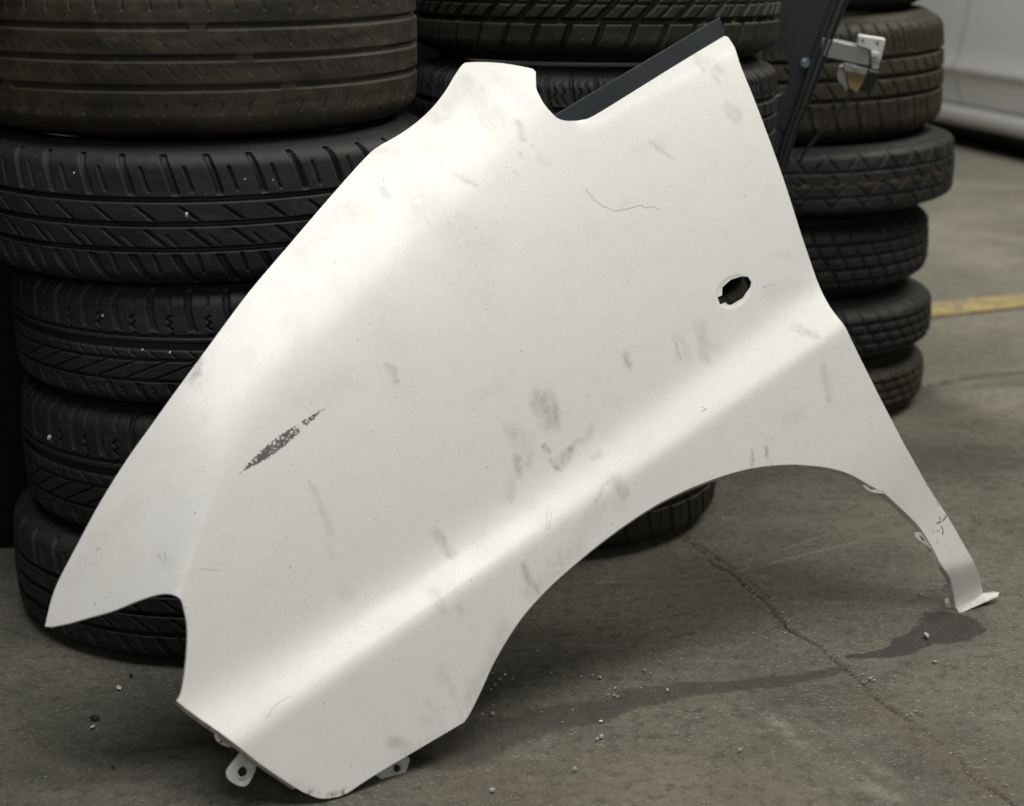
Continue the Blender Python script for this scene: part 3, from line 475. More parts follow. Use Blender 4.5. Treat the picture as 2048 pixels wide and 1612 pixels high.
def pat_lateral(a, x, tw):
    D = [circ(x, c, .007, tw, .9) for c in (.34, -.34)] + [circ(x, 0, .004, tw, .7)]
    D += [slot(a, x, .037, 0, 1.0, .36, .0045, .006, .004, 1), slot(a, x, .037, .012, .92, .44, .0018, .006, 0, .6, .004), slot(a, x, .037, .024, .92, .44, .0018, .006, 0, .6, .004)]
    D += [slot(a, x, .030, .01, .30, -.30, .0026, .022, 0, .6), slot(a, x, .037, .015, -.36, -1.0, .0045, -.006, -.004, 1), slot(a, x, .0185, .005, -.42, -.9, .0018, -.004, 0, .5)]
    return np.max(D, 0)
def pat_season(a, x, tw):
    D = [circ(x, c, .0075, tw, 1) for c in (.36, .02, -.34)]
    D += [slot(a, x, .030, 0, .98, .42, .0045, .010, 0, .9), slot(a, x, .030, .015, .80, .42, .002, .012, 0, .6), slot(a, x, .034, 0, .32, .06, .0026, .016, 0, .65), slot(a, x, .034, .01, -.02, -.30, .0026, .018, 0, .65)]
    D += [slot(a, x, .046, .0, -.40, -1.0, .0055, .006, .012, .85), slot(a, x, .046, .023, -.45, -.85, .0018, .004, 0, .5)]
    return np.max(D, 0)
def pat_spare(a, x, tw):
    D = [circ(x, c, .0045, tw, .8) for c in (.36, -.02, -.44)]
    D += [slot(a, x, .062, 0, .96, .40, .0042, .026, 0, .9), slot(a, x, .062, .008, .96, .40, .0042, -.026, 0, .9), slot(a, x, .062, .01, .30, .0, .0036, .018, 0, .8), slot(a, x, .062, .042, -.04, -.40, .0036, -.020, 0, .8), slot(a, x, .062, .0, -.06, -.40, .0036, .022, 0, .8), slot(a, x, .062, 0, -.48, -.95, .0042, .026, 0, .9), slot(a, x, .062, .03, -.48, -.95, .0042, -.026, 0, .9)]
    return np.max(D, 0)
def pat_block(a, x, tw):
    D = [circ(x, c, .0055, tw, .95) for c in (.44, .08, -.28, -.62)]
    D += [slot(a, x, .038, 0, 1.0, .46, .0042, .004, 0, .9), slot(a, x, .038, .012, .42, .10, .0050, .004, 0, .9), slot(a, x, .038, .026, .06, -.26, .0050, .004, 0, .9), slot(a, x, .038, .005, -.30, -.60, .0050, .004, 0, .9), slot(a, x, .038, .018, -.64, -1.0, .0042, .004, 0, .8)]
    return np.max(D, 0)

def ring_faces(nr, nc):
    i, j = np.meshgrid(np.arange(nr - 1), np.arange(nc), indexing='ij'); k = (j + 1) % nc
    return np.stack([i * nc + j, i * nc + k, (i + 1) * nc + k, (i + 1) * nc + j], -1).reshape(-1, 4)
def tread_profile(x, Rr, tw, crown=.005, drop=.030, round_=.74):
    e = np.clip((np.abs(x) - round_) / (1 - round_), 0, 1)
    r = Rr - crown * x * x - drop * (1 - np.sqrt(np.maximum(1 - .93 * e * e, 0)))
    return r, x * tw / 2
def make_tyre(name, Rr, w, pat, depth, mat, loc, tilt, spin, label, group, fine=1.0, round_=.74, twf=.90, drop=.030, donor=None):
    root = empty(name, loc, 0, label, 'tyre', group)
    root.rotation_euler = (R(tilt[0]), R(tilt[1]), 0)
    if donor:
        for ch in donor.children:
            c = ch.copy(); COL.objects.link(c); c.parent = root; c.matrix_parent_inverse = Matrix.Identity(4)
            c.rotation_euler = (0, 0, R(spin))
        return root
    tw = w * twf
    front = math.atan2(-loc[1], -loc[0])
    nf = int(640 * fine); ang = np.concatenate([front + np.linspace(-R(104), R(104), nf), front + R(104) + np.linspace(0, R(152), 50)[1:-1]])
    ny = int(96 * fine * max(.8, tw / .15)); x = np.linspace(-1, 1, ny)
    Xg, Ag = np.meshgrid(x, ang, indexing='ij'); r, z = tread_profile(Xg, Rr, tw, drop=drop, round_=round_)
    arc = (Ag - front + R(spin)) * Rr
    g = np.clip(pat(arc, Xg, tw), 0, 1); back = (Ag - front) > R(104) + 1e-6; g = np.where(back, 0, g)
    ef = 1 - .35 * sst(np.abs(Xg), .85, 1.0)
    wob = .0007 * vnoise(Ag * 7, Xg * 1.5, 3, int(abs(loc[2]) * 100 + 3))
    r = r - depth * g * ef + wob
    zoff = w / 2
    V = np.stack([r * np.cos(Ag), r * np.sin(Ag), z + zoff], -1).reshape(-1, 3)
    me = np_mesh(name + '_tread', V, ring_faces(ny, len(ang)))
    attr(me, 'groove', g.ravel())
    o = bpy.data.objects.new('tread', me); COL.objects.link(o); me.materials.append(mat); o.parent = root
    # sidewalls: bulge, rim-guard ridge, bead
    e0 = tread_profile(np.array([1.0]), Rr, tw, drop=drop, round_=round_)[0][0]
    rb = max(Rr - .115, .17)
    def prof(s):
        P = [(e0, tw / 2), (e0 - .006, tw / 2 + (w - tw) * .26), (e0 - .014, tw / 2 + (w - tw) * .42), (e0 - .0145, tw / 2 + (w - tw) * .445), (e0 - .024, w / 2 - .001), (e0 - .036, w / 2 - .0004), (e0 - .050, w / 2 - .003), (rb + .030, w / 2 - .008), (rb + .027, w / 2 - .0065), (rb + .022, w / 2 - .010), (rb + .006, w / 2 - .024), (rb, w / 2 - .030), (rb + .003, w / 2 - .040), (rb + .02, w / 2 - .042), (rb + .05, w / 2 - .022), (e0 - .03, w / 2 - .016)]
        P = np.array(P); P[:, 1] *= s; return P
    th = np.linspace(0, 2 * np.pi, 160, endpoint=False)
    for s in (-1, 1):
        P = prof(s); V = np.stack([P[:, :1] * np.cos(th), P[:, :1] * np.sin(th), np.repeat(P[:, 1:], len(th), 1) + zoff], -1).reshape(-1, 3)
        f = ring_faces(len(P), len(th)); f = f if s < 0 else f[:, ::-1]
        me = np_mesh(name + '_sidewall', V, f[:, ::-1]); attr(me, 'groove', np.zeros(len(V)))
        o = bpy.data.objects.new('sidewall', me); COL.objects.link(o); me.materials.append(mat); o.parent = root
    return root

RB = {k: mat_rubber('rubber_' + k, *v) for k, v in dict(
    brown=((.015, .0135, .011), (.066, .051, .032), .95, 1), black=((.0165, .017, .0175), (.042, .042, .042), .6, 2), dark=((.0125, .013, .013), (.032, .032, .030), .6, 3),
    dusty=((.020, .018, .012), (.074, .063, .042), .9, 4), grey=((.013, .0138, .0136), (.046, .047, .042), .7, 5), olive=((.015, .0145, .011), (.050, .046, .032), .75, 6)).items()}
LX, LY = -.425, 2.42
GL = 'tyres of the stack behind the headlamp end of the fender'
t1 = make_tyre('worn_tyre', .302, .196, pat_worn, .0042, RB['brown'], (LX - .006, LY, .684), (0, 0), 3, 'worn bald brownish tyre on top of the left stack', GL, 1.25, twf=.95, drop=.036, round_=.70)
t2 = make_tyre('slotted_tyre', .312, .177, pat_slots, .0085, RB['black'], (LX + .002, LY, .507), (.8, 0), 0, 'black tyre with slanted shoulder slots, second from top of left stack', GL, 1.25, twf=.94)
t3 = make_tyre('arrow_tread_tyre', .290, .161, pat_arrow, .0085, RB['black'], (LX + .024, LY - .012, .344), (0, 0), 0, 'tyre with herringbone tread, third from top of left stack', GL, 1.25, twf=.94)
t4 = make_tyre('arrow_tread_tyre', .290, .186, pat_arrow, .0085, RB['dark'], (LX + .024, LY - .012, .158), (0, 0), 7, 'dark tyre with herringbone tread, second from floor in left stack', GL, 1.25, twf=.94)
t5 = make_tyre('slotted_tyre', .304, .160, pat_slots, .0085, RB['dark'], (LX + .014, LY - .010, 0.0), (0, 0), 11, 'bottom tyre of left stack, seen through the headlamp notch', GL, 1.25, twf=.94)
MX, MY = .135, 2.79
GM = 'tyres of the stack behind the middle of the fender'
make_tyre('winter_tyre', .285, .205, pat_winter, .010, RB['olive'], (MX - .004, MY, .739), (-1.2, .3), 0, 'brownish tyre with slanted deep tread blocks above the black trim strip', GM)
make_tyre('ribbed_tyre', .285, .166, pat_lateral, .0085, RB['dark'], (MX - .004, MY, .572), (0, 0), 0, 'black tyre behind the black trim strip, below the block-tread tyre', GM)
make_tyre('ribbed_tyre', .280, .172, pat_season, .006, RB['dark'], (MX - .01, MY, .400), (0, 0), 0, 'black tyre in middle stack glimpsed through the indicator hole', GM, .7)
make_tyre('ribbed_tyre', .280, .20, pat_season, .006, RB['dark'], (MX - .03, MY, .200), (0, 0), 9, 'black tyre of middle stack directly above its bottom tyre', GM, .7)
make_tyre('ribbed_tyre', .280, .20, pat_season, .006, RB['olive'], (MX - .075, MY - .01, 0), (0, 0), 4, 'bottom tyre seen through the wheel arch, standing on floor', GM)
RX, RY = .548, 3.50
GR_ = 'tyres of the stack at the right edge of the fender'
make_tyre('stacked_tyre', .285, .17, pat_block, .008, RB['dark'], (RX - .02, RY, .774), (0, -2.2), 0, 'topmost dark tyre of right stack cut by the picture edge', GR_, .8)
make_tyre('all_season_tyre', .307, .228, pat_season, .008, RB['dusty'], (RX - .008, RY, .542), (0, -2.2), 0, 'wide dusty brown tyre behind the galvanised bracket', GR_)
make_tyre('spare_tyre', .316, .130, pat_spare, .0045, RB['grey'], (RX + .012, RY - .005, .409), (0, -1.8), 0, 'narrow black spare tyre with zigzag tread and yellow line', GR_, .8)
make_tyre('block_tread_tyre', .296, .160, pat_block, .008, RB['dark'], (RX - .008, RY, .245), (0, -1.0), 2, 'black block-tread tyre directly under the narrow spare', GR_, .8, twf=.82, drop=.045, round_=.55)
make_tyre('block_tread_tyre', .302, .124, pat_block, .008, RB['grey'], (RX, RY, .117), (0, -.4), 5, 'tyre with grey sidewall, second from floor in right stack', GR_, .8, twf=.82, drop=.045, round_=.55)
make_tyre('block_tread_tyre', .301, .117, pat_block, .008, RB['dusty'], (RX - .008, RY, 0), (0, 0), 8, 'dusty bottom tyre of right stack on the floor', GR_, .8, twf=.82, drop=.045, round_=.55)

# ================================================================== the fender
FB = FO + FU * .35 - FV * 0; FENDER = empty('car_fender', (float(FB[0]), float(FB[1]), 0), 0, 'dirty white steel car front fender leaning against the tyre stacks', 'fender')
def fpart(name, me, mat, parent=None):
    o = mesh_obj(name, me, mat); p = parent or FENDER; o.parent = p
    o.matrix_parent_inverse = Matrix.Translation(-FENDER.location)
    if parent is not None: o.matrix_parent_inverse = Matrix.Identity(4)
    return o
def smooth_outline():
    P = np.array([p[:2] for p in OUT]); sh = [p[2] for p in OUT]; n = len(P); start = sh.index(1)
    idx = [(start + k) % n for k in range(n + 1)]; runs = []; cur = [idx[0]]
    for k in idx[1:]:
        cur.append(k)
        if sh[k]: runs.append(cur); cur = [k]
    res = []; origin = []
    for r in runs:
        q = P[r]
        if len(r) > 2:
            # resample each stretch
            c = catmull(q, 8)
        else: c = np.linspace(q[0], q[-1], 9)
        L = np.concatenate([[0], np.cumsum(np.linalg.norm(np.diff(c, axis=0), axis=1))]); m = max(2, int(L[-1] / .005))
        s = np.linspace(0, L[-1], m + 1)[:-1]
        res.append(np.stack([np.interp(s, L, c[:, 0]), np.interp(s, L, c[:, 1])], -1)); origin.append((r[0], r[-1], len(s)))
    return np.vstack(res), P
OL, OP = smooth_outline()
def outline_run(i0, i1):
    """the stretch of the smoothed outline between two traced points"""
    a = int(np.argmin(np.linalg.norm(OL - OP[i0], axis=1))); b = int(np.argmin(np.linalg.norm(OL - OP[i1], axis=1)))
    return OL[a:b + 1] if b >= a else np.vstack([OL[a:], OL[:b + 1]])
def build_skin():
    n = len(OL); HP = np.array(HOLE)
    hl = np.vstack([np.linspace(HP[i], HP[(i + 1) % len(HP)], 5)[:-1] for i in range(len(HP))])
    step = .0046; lo = OL.min(0) - .01; hi = OL.max(0) + .01
    # grid aligned with the pressed crease so that it stays crisp
    c, s = math.cos(ANG), math.sin(ANG)
    S = np.arange(-.6, 1.4, step); T = np.arange(-.7, .9, step * .9)
    T = np.concatenate([T[np.abs(T) > .008], np.arange(-.008, .0081, .002), TM + np.arange(-.006, .0061, .002)]); T.sort()
    gs, gt = np.meshgrid(S, T); gs = gs + rng.uniform(-.0006, .0006, gs.shape)
    gu = (gs * c - gt * s).ravel(); gv = (gs * s + gt * c + BV).ravel()
    k = (gu > lo[0]) & (gu < hi[0]) & (gv > lo[1]) & (gv < hi[1]); gu, gv = gu[k], gv[k]
    def inside(P, u, v):
        r = np.zeros(len(u), bool)
        for a, b in zip(P, np.roll(P, -1, 0)):
            m = (a[1] > v) != (b[1] > v); r ^= m & (u < (b[0] - a[0]) * (v - a[1]) / (b[1] - a[1] + 1e-15) + a[0])
        return r
    ok = inside(OL, gu, gv) & ~inside(hl, gu, gv); gu, gv = gu[ok], gv[ok]
    # keep clear of the edges
    d = np.full(len(gu), 9.)
    for a in np.vstack([OL, hl]): d = np.minimum(d, np.hypot(gu - a[0], gv - a[1]))
    ok = d > .0028; gu, gv = gu[ok], gv[ok]
    ex = []
    for f in (.86, .95, 1.03):
        th = np.arange(0, 2 * np.pi, .09); cc, ss = math.cos(HOLE_A), math.sin(HOLE_A)
        ex.append(np.stack([HOLE_C[0] + f * (.037 * np.cos(th) * cc - .0225 * np.sin(th) * ss), HOLE_C[1] + f * (.037 * np.cos(th) * ss + .0225 * np.sin(th) * cc)], -1))
    ex = np.vstack(ex); ex = ex[~inside(hl, ex[:, 0], ex[:, 1])]
    pts = np.vstack([OL, hl, np.stack([gu, gv], -1), ex])
    m = len(hl)
    faces = [list(range(n)), list(range(n + m - 1, n - 1, -1))]
    edges = [(i, (i + 1) % n) for i in range(n)] + [(n + i, n + (i + 1) % m) for i in range(m)]
    co, ed, fa, *_ = delaunay_2d_cdt([Vector(p) for p in pts], edges, [], 0, 1e-6)
    co = np.array([tuple(p) for p in co]); fa = np.array([f for f in fa], int)
    ce = co[fa].mean(1); kp = inside(OL, ce[:, 0], ce[:, 1]) & ~inside(hl, ce[:, 0], ce[:, 1]); fa = fa[kp]
    a, b, cc = co[fa[:, 0]], co[fa[:, 1]], co[fa[:, 2]]
    flip = (b[:, 0] - a[:, 0]) * (cc[:, 1] - a[:, 1]) - (b[:, 1] - a[:, 1]) * (cc[:, 0] - a[:, 0]) < 0
    fa[flip] = fa[flip][:, ::-1]
    used = np.unique(fa); remap = np.full(len(co), -1); remap[used] = np.arange(len(used)); co = co[used]; fa = remap[fa]
    u, v = co[:, 0], co[:, 1]; P = fender_p(u, v); N = fender_n(u, v); nv = len(co)
    # shallow real dents
    B = P - N * .0011
    E = np.vstack([fa[:, [0, 1]], fa[:, [1, 2]], fa[:, [2, 0]]]); key = np.sort(E, 1); _, inv, cnt = np.unique(key, axis=0, return_inverse=True, return_counts=True)
    be = E[cnt[inv.ravel()] == 1]
    rim = np.stack([be[:, 1], be[:, 0], be[:, 0] + nv, be[:, 1] + nv], -1)
    # rim has its own vertices so that the faces keep clean normals
    V = np.vstack([P, B, P[rim[:, 0]], P[rim[:, 1]], B[rim[:, 1]], B[rim[:, 0]]]); k = len(rim); o = 2 * nv + np.arange(k)
    quads = np.stack([o, o + k, o + 2 * k, o + 3 * k], -1)
    me = np_mesh('fender_skin', V, quads, np.vstack([fa, fa[:, ::-1] + nv]))
    mid = P[rim[:, 0]] - P[rim[:, 1]]; rn = np.cross(N[rim[:, 0]], -mid); rn /= np.linalg.norm(rn, axis=1, keepdims=True) + 1e-12
    NN = np.vstack([N, -N, rn, rn, rn, rn]); me.normals_split_custom_set_from_vertices([tuple(x) for x in NN])
    UV = np.vstack([co, co, co[rim[:, 0]], co[rim[:, 1]], co[rim[:, 1]], co[rim[:, 0]]])
    ul = me.uv_layers.new(name='flat'); vi = np.zeros(len(me.loops), np.int32); me.loops.foreach_get('vertex_index', vi); ul.data.foreach_set('uv', UV[vi].astype(np.float32).ravel())
    gy = np.zeros(nv); br = np.zeros(nv)
    wu = u + .006 * vnoise(u, v, 55, 31); wv = v + .006 * vnoise(u, v, 55, 32)
    for x0, y0, x1, y1, w, st_, so, tone in MARKS:
        d, _ = seg_dist(wu, wv, (x0, y0), (x1, y1)); k_ = st_ * (1 - sst(d / w, max(0, 1 - so) * .9, 1.25))
        if tone: br = np.maximum(br, k_)
        else: gy = np.maximum(gy, k_)
    rust = np.zeros(nv)
    for q in outline_run(*IRUST): rust = np.maximum(rust, 1 - sst(np.hypot(u - q[0], v - q[1]), .001, .009))
    full = lambda A: np.concatenate([A, A, A[rim[:, 0]], A[rim[:, 1]], A[rim[:, 1]], A[rim[:, 0]]])
    attr(me, 'grey', full(gy)); attr(me, 'brown', full(br)); attr(me, 'rust', full(rust))
    return fpart('skin_panel', me, M['paint'])
build_skin()
def flange(name, run, depth, mat, inset=.0, tip=0.0, th=.0012, seg=4):
    """folded edge: a strip that goes back from the sheet's edge, rounded, with thickness"""
    P = fender_p(run[:, 0], run[:, 1], -.0004); N = fender_n(run[:, 0], run[:, 1]); T = np.gradient(P, axis=0); T /= np.linalg.norm(T, axis=1, keepdims=True)
    Sd = np.cross(T, N); n = len(run); rows = []
    for k in range(seg + 1):
        f = k / seg; rows.append(P - N * depth * f + Sd * (inset * (1 - f) + tip * f))
    for k in range(seg, -1, -1):
        f = k / seg; rows.append(P - N * depth * f + Sd * (inset * (1 - f) + tip * f - th))
    V = np.stack(rows, 0); nr = len(rows)
    i, j = np.meshgrid(np.arange(nr), np.arange(n - 1), indexing='ij'); k = (i + 1) % nr
    q = np.stack([i * n + j, i * n + j + 1, k * n + j + 1, k * n + j], -1).reshape(-1, 4)
    me = np_mesh(name, V.reshape(-1, 3), q)
    bm = bmesh.new(); bm.from_mesh(me); bmesh.ops.recalc_face_normals(bm, faces=bm.faces); bm.to_mesh(me); bm.free()
    for p in me.polygons: p.use_smooth = False
    return fpart(name, me, mat)
flange('arch_flange', outline_run(*IARCH), .006, M['steel_white'], .0004, -.0025)
flange('lower_flange', outline_run(*ILOW), .006, M['rusty'], .0006, -.0015)
flange('lamp_flange', outline_run(*ILAMP), .005, M['steel_white'], .0006, .001)
flange('neck_flange', outline_run(*INECK), .012, M['steel_white'], .0006, .002)
flange('bonnet_flange', outline_run(*IHOOD), .012, M['steel_white'], .0015, .004)
def flat_p(uv, d): return [tuple(FO + FU * p[0] + FV * p[1] + FN * d) for p in uv]
def round_poly(uv, n=5): 
    Q = catmull(np.array(uv + uv[:1]), n)[:-1]; return [list(p) for p in Q]
def ring_uv(c, r, n=20): return [[c[0] + r * math.cos(2 * math.pi * k / n), c[1] + r * math.sin(2 * math.pi * k / n)] for k in range(n)]
def tab(name, uv, hole, d, mat, collar=True):
    r = math.dist(*hole) * .85
    o = fpart(name, bm_mesh(name, slab(flat_p(round_poly(uv, 4), d), tuple(-FN * .0016), flat_p(ring_uv(hole[0], r), d))), mat)
    if collar:
        a, b = ring_uv(hole[0], r * 1.02, 28), ring_uv(hole[0], r * 1.35, 28)
        V = flat_p(a, d + .0004) + flat_p(a, d + .0016) + flat_p(b, d + .0016) + flat_p(b, d + .0004); n = 28
        q = [(k * n + j, k * n + (j + 1) % n, (k + 1) * n + (j + 1) % n, (k + 1) * n + j) for k in range(3) for j in range(n)]
        fpart('hole_collar', np_mesh('hole_collar', V, q, smooth=False), M['rusty'], o)
    return o
tab('mounting_tab', TAB1, TAB1H, -.016, M['tab']); tab('mounting_tab', TAB2, TAB2H, -.016, M['tab']); tab('mounting_tab', TAB3, TAB3H, -.016, M['rusty'], False)
for e, h, ed in ((EAR1, EAR1H, -.004), (EAR2, EAR2H, -.0135)):
    fpart('liner_tab', bm_mesh('liner_tab', slab(flat_p(round_poly(e, 4), ed), tuple(-FN * .0014), flat_p(h, ed))), M['steel_white'])
def build_foot():
    P = [tuple(p) for p in LIP]
    bm = slab(P, (0, 0, -.0016)); bevel(bm, .0006, 1)
    fpart('foot_lip', bm_mesh('foot_lip', bm), M['steel_white'])
    c = flat_p([WASH[0]], -.036)[0]; r = math.dist(*WASH) * .75
    n = (FN * .55 - FU * .8); w = fpart('clip_washer', bm_mesh('clip_washer', disc_bm(c, n, r, .003, 20, r * .8)), M['tab'])
    fpart('rivet', bm_mesh('rivet', disc_bm(tuple(np.array(c) + n * .0025), n, r * .4, .003, 14, r * .28)), M['steel_white'], w)
    bm = slab(flat_p(CLIP, -.045), tuple(-FN * .002)); 
    bmesh.ops.subdivide_edges(bm, edges=bm.edges, cuts=2)
    for v in bm.verts: v.co += Vector((random.uniform(-1, 1), random.uniform(-1, 1), random.uniform(-1, 1))) * .0016
    fpart('rust_bracket', bm_mesh('rust_bracket', bm), M['rusty'])
build_foot()
bm = slab([tuple(FO + FU * a + FV * b + FN * d) for a, b, d in TRIM], tuple(-FN * .004)); bevel(bm, .0012, 2)
tr = fpart('trim_strip', bm_mesh('trim_strip', bm), M['trim']); tr['label'] = 'black plastic trim strip along the top edge'

# ================================================================== door carrier panel with bracket
PNV = Vector(PN)
def build_door_panel():
    base = Vector((sum(p[0] for p in PANEL) / len(PANEL), sum(p[1] for p in PANEL) / len(PANEL), min(p[2] for p in PANEL)))
    root = empty('door_panel', base, 0, 'dark grey door carrier panel with rubber edge and galvanised bracket, between two tyre stacks', 'door panel')
    def part(name, bm, mat, parent=None, smooth=False):
        o = mesh_obj(name, bm if isinstance(bm, bpy.types.Mesh) else bm_mesh(name, bm, smooth), mat)
        o.parent = parent or root; o.matrix_parent_inverse = Matrix.Translation(-base) if parent is None else Matrix.Identity(4)
        return o
    part('moulded_sheet', slab(PANEL, tuple(PNV * -.006), PHOLE), M['panel'])
    # raised ribs pressed in the sheet
    # rubber edge: ribbed channel section swept along the sheet's edge
    Lc, Rc = catmull(RAIL_L, 5), catmull(RAIL_R, 5); n = len(Lc); n3 = np.array(PN)
    prof = [(0, -.020), (0, .002), (.08, .006), (.20, .006), (.24, .001), (.32, .001), (.38, .009), (.62, .010), (.68, .003), (.76, .003), (.82, .008), (.95, .006), (1, 0), (1, -.020)]
    V = np.array([[Lc[i] * (1 - f) + Rc[i] * f + n3 * h for f, h in prof] for i in range(n)]); m = len(prof)
    i, j = np.meshgrid(np.arange(n - 1), np.arange(m), indexing='ij'); k = (j + 1) % m
    q = np.stack([i * m + j, i * m + k, (i + 1) * m + k, (i + 1) * m + j], -1).reshape(-1, 4)
    me = np_mesh('edge_seal', V.reshape(-1, 3), q, smooth=False); part('edge_seal', me, M['rail'])
    b = part('bolt', disc_bm(PBOLT, PNV, .0085, .004, 24), M['bolt'])
    part('bolt_nut', disc_bm(tuple(Vector(PBOLT) + PNV * .005), PNV, .0062, .008, 6), M['bolt'], b)
    part('clip_boss', disc_bm(PBOLT2, PNV, .008, .004, 20, .006), M['panel'])
    br = part('bracket', slab(BR_FACE, tuple(PNV * -.020), None, .0012), M['zinc'])
    part('bracket_flange', slab(BR_TOP, tuple(PNV * -.004), None, .0006), M['zinc'], br)
    part('bracket_plate', slab(BR_PLATE, tuple(PNV * -.007), None, .0009), M['zinc'], br)
    part('screw', disc_bm(BR_BOLT, PNV, .0042, .005, 14, .003), M['zinc'], br)
    cl = part('white_clip', slab(BR_CLIP, tuple(PNV * -.018), None, .0014), M['clip'])
    part('clip_step', slab(BR_CLIP2, tuple(PNV * -.012), None, .001), M['clip'], cl)
    part('clip_latch', slab(BR_CLIP3, tuple(PNV * -.010), None, .001), M['clip'], cl)
    for p in BR_DOT: part('clip_hole', disc_bm(p, PNV, .0018, .002, 10), M['black'], cl)
    part('tan_slider', slab(BR_TAN, tuple(PNV * -.014), None, .0014), M['tan'])
    part('black_slider', slab(BR_BLACK, tuple(PNV * -.018), None, .0014), M['black'])
    part('lever', slab(BR_LEVER, tuple(PNV * -.003), None, .0007), M['zinc'])
    part('cable', tube_mesh('cable', catmull(CABLE, 6), .0030), M['black'])
build_door_panel()

# ================================================================== silver car behind
def build_car():
    d = np.array([.2915, -.9566, 0]); n = np.array([-.9566, -.2915, 0]); p0 = np.array([1.834, 7.34, 0])
    root = empty('parked_car', tuple(p0 - n * .8), 0, 'silver parked car door and sill at top right, behind the tyres', 'car')
    def sweep(name, prof, mat, a, b, parent=None, smooth=True):
        P = np.array(prof); ss = np.linspace(a, b, 24)
        V = np.array([[p0 + d * s + n * (o - .02 * (s / 2) ** 2) + np.array([0, 0, z]) for o, z in P] for s in ss]); m = len(P)
        i, j = np.meshgrid(np.arange(len(ss) - 1), np.arange(m - 1), indexing='ij')
        q = np.stack([i * m + j, (i + 1) * m + j, (i + 1) * m + j + 1, i * m + j + 1], -1).reshape(-1, 4)
        o = mesh_obj(name, np_mesh(name, V.reshape(-1, 3), q, smooth=smooth), mat); o.parent = root; o.matrix_parent_inverse = Matrix.Translation(-root.location)
        bm = bmesh.new(); bm.from_mesh(o.data); bmesh.ops.recalc_face_normals(bm, faces=bm.faces); bm.to_mesh(o.data); bm.free()
        return o
    up = lambda L, h: [(a, b + h) for a, b in L]
    door = [(-.08, .158), (-.030, .160), (-.022, .166), (-.016, .19), (-.006, .23), (.006, .27), (.016, .292), (.026, .304), (.028, .313), (.022, .325), (.008, .345), (-.004, .40), (-.014, .48), (-.026, .56), (-.040, .64), (-.062, .74), (-.09, .82), (-.11, .86), (-.14, .87)]
    sill = [(-.10, .152), (-.006, .150), (.012, .146), (.022, .135), (.022, .115), (.012, .092), (-.01, .074), (-.04, .066), (-.12, .064)]
    door, sill = up(door, .03), up(sill, .035)
    sweep('door_skin', door, M['silver'], -1.1, .02); sweep('door_skin', door, M['silver'], .026, 1.3); sweep('sill', sill, M['silver'], -1.1, 1.3)
    sweep('underbody', [(-.10, .16), (-.12, .05), (-.2, .045), (-1.5, .045), (-1.5, .86), (-.07, .865)], M['void'], -1.1, 1.3, smooth=False)
    sweep('side_window', [(-.07, .87), (-.12, 1.02), (-.22, 1.25), (-.30, 1.32), (-1.25, 1.34), (-1.45, .87)], M['black'], -1.1, 1.3)
    for s in (-1.35, 1.55):
        c = p0 + d * s - n * .11 + np.array([0, 0, .29])
        w = mesh_obj('wheel', bm_mesh('wheel', disc_bm(tuple(c), tuple(n), .29, .19, 40), True), M['black']); w.parent = root; w.matrix_parent_inverse = Matrix.Translation(-root.location)
build_car()

# ================================================================== small things
def lump_bm(r, seed, flat=1.0, sub=1):
    bm = bmesh.new(); bmesh.ops.create_icosphere(bm, subdivisions=sub, radius=r); g = random.Random(seed)
    for v in bm.verts: v.co *= g.uniform(.7, 1.15); v.co.z *= flat
    return bm
def glass_bm(r, seed):
    g = random.Random(seed); bm = bmesh.new(); bmesh.ops.create_cube(bm, size=r * 1.5)
    for v in bm.verts: v.co = Vector((v.co.x * g.uniform(.6, 1.2), v.co.y * g.uniform(.6, 1.2), v.co.z * g.uniform(.5, .9)))
    bevel(bm, r * .12, 1); return bm
GLAB = {13: 'green glass crumb right of the slab crack, larger of two touching', 14: 'green glass crumb right of the slab crack, smaller of two touching', 12: 'lone green glass crumb between the dark trail and the slab crack', 15: 'green glass crumb nearest the bottom centre of the floor', 26: 'green glass crumb at the lower edge, right of the fender bottom corner', 24: 'green glass crumb in shadow beside the fender arch corner'}
gm = [bm_mesh('glass_crumb', glass_bm(.004, k)) for k in range(6)]
for m in gm: m.materials.append(M['glass'])
for k, (x, y, r) in enumerate(GLASS):
    o = bpy.data.objects.new('glass_crumb', gm[k % 6]); COL.objects.link(o); o.location = (x, y, r * .55); o.scale = (r / .0048,) * 3; o.rotation_euler = (random.uniform(-.3, .3), random.uniform(-.3, .3), random.uniform(0, 6))
    tag(o, GLAB.get(k) or 'tiny green-tinted glass crumb lying on the concrete below the wheel arch', 'glass crumb', 'glass crumbs on the floor')
BL = ['white oval paint flake on floor by left tyre stack', 'torn white scrap on floor left of the fender', 'pale stone chip beside the wet stain under the fender foot', 'small black crumb on floor close to left stack', 'black sliver on floor left of white scrap', 'small dark crumb at far lower left of the floor', 'small pale chip on floor left of the fender foot', 'small pale chip on floor right of the slab crack', 'thin white sliver lying right of the fender bottom corner', 'tiny pale grain at foot of left stack by the notch edge']
for (x, y, r, k), lb in zip(BITS, BL):
    o = mesh_obj(('paint_flake', 'stone_chip', 'rubber_crumb')[k], bm_mesh('bit', lump_bm(r, int(x * 1000) % 97, .22 if k == 0 else .5), False), (M['flake'], M['stone'], M['dirt'])[k])
    o.location = (x, y, r * (.2 if k == 0 else .35)); o.scale = (1, .55, 1); o.rotation_euler = (0, 0, random.uniform(0, 3)); tag(o, lb, ('paint flake', 'stone chip', 'crumb')[k])
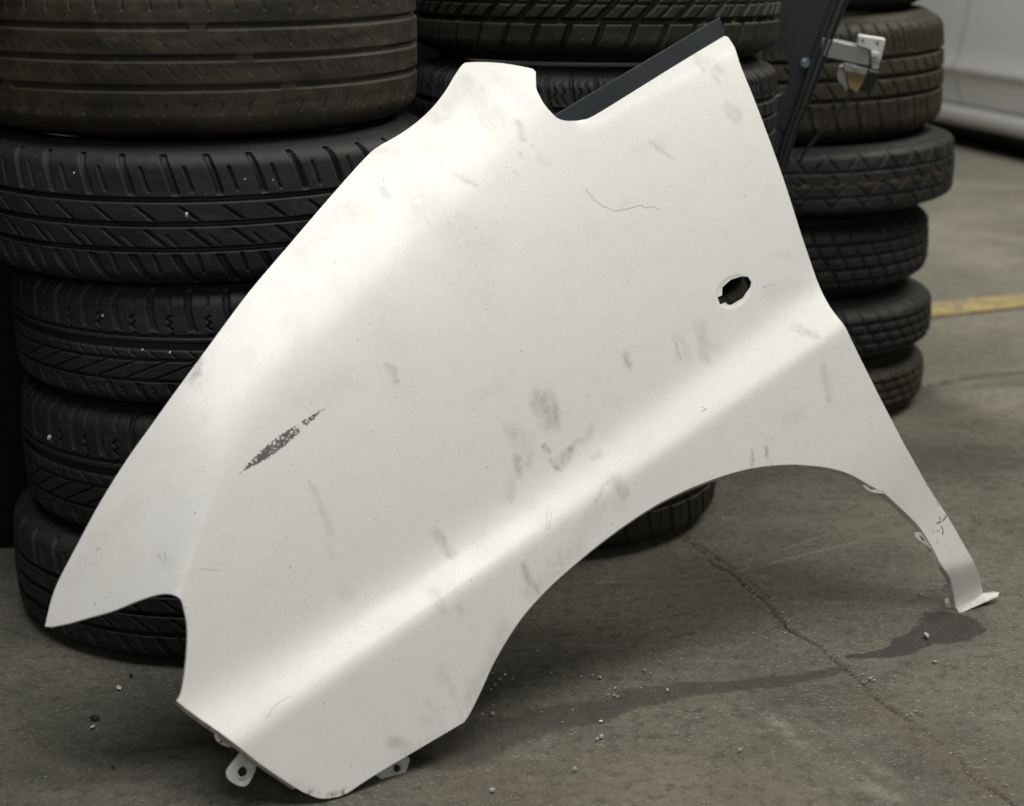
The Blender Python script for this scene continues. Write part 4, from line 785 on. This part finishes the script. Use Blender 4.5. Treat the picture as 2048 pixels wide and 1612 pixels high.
PL = ['white pebble stuck on the second tyre of left stack', 'white pebble stuck in shoulder of the second lowest left tyre', 'tiny white stone in a sipe of the third left tyre', 'tiny white stone in left shoulder of the second left tyre', 'tiny white stone in the herringbone groove, right one of two', 'tiny white stone in the herringbone groove, left one of two', 'tiny white stone in upper sipe of second left tyre, left one', 'tiny white stone in upper sipe of second left tyre, right one']
for (x, y, z, r), lb in zip(PEB, PL):
    o = mesh_obj('pebble', bm_mesh('pebble', lump_bm(r, int(x * 1e4) % 91, 1), True), M['flake']); o.location = (x, y, z); o.scale = (.8, .6, 1.1); o.rotation_euler = (0, .5, 0); tag(o, lb, 'pebble')
# yellow maker's line round the narrow spare
for o in list(scene.objects):
    if o.name.startswith('spare_tyre') and o.type == 'EMPTY':
        V, Q = [], []
        for k, a in enumerate(np.arange(-2.9, 0.2, .012)):
            z = .0625 + .0006 * math.sin(a * 31); w = .0007 + .0005 * math.sin(a * 47) * math.sin(a * 13)
            for s in (-1, 1): V.append((.3152 * math.cos(a), .3152 * math.sin(a), z - .0032 + s * w + .006))
            if k and math.sin(a * 23) + math.sin(a * 61) > -1.2: Q.append((2 * k - 2, 2 * k, 2 * k + 1, 2 * k - 1))
        s = bpy.data.objects.new('yellow_line', np_mesh('yellow_line', V, Q)); s.data.materials.append(M['yellow']); COL.objects.link(s); s.parent = o
# grit: thousands of grains nobody could count
def build_grit():
    n = 2600; g = np.random.default_rng(5); x = g.uniform(-.75, 1.3, n); y = 1.62 + g.uniform(0, 1, n) ** 1.6 * 2.2; r = .00045 + .0011 * g.uniform(0, 1, n) ** 4
    # more of it along the cracks
    C = np.array([p for L in CRACK[:1] for p in L]); Cc = catmull(C, 20); k = g.integers(0, len(Cc), 300); x = np.concatenate([x, Cc[k, 0] + g.normal(0, .014, 300)]); y = np.concatenate([y, Cc[k, 1] + g.normal(0, .014, 300)]); r = np.concatenate([r, .0006 + .0016 * g.uniform(0, 1, 300) ** 4])
    base = np.array([(1, 0, 0), (0, 1, 0), (-1, 0, 0), (0, -1, 0), (0, 0, 1), (0, 0, -1)], float); F = np.array([(0, 1, 4), (1, 2, 4), (2, 3, 4), (3, 0, 4), (1, 0, 5), (2, 1, 5), (3, 2, 5), (0, 3, 5)])
    a = g.uniform(0, 6.3, len(x)); st = g.uniform(.5, 1.8, len(x)); V = base[None] * r[:, None, None]; V = V * np.stack([st, 1 / st, np.full_like(st, .7)], -1)[:, None]
    c, s = np.cos(a)[:, None], np.sin(a)[:, None]; V = np.stack([V[..., 0] * c - V[..., 1] * s + x[:, None], V[..., 0] * s + V[..., 1] * c + y[:, None], V[..., 2] + r[:, None] * .4], -1)
    T = (F[None] + 6 * np.arange(len(x))[:, None, None]).reshape(-1, 3)
    o = mesh_obj('grit', np_mesh('grit', V.reshape(-1, 3), None, T, smooth=False), M['stone'])
    tag(o, 'fine pale grit scattered over the concrete floor', 'grit', kind='stuff')
build_grit()
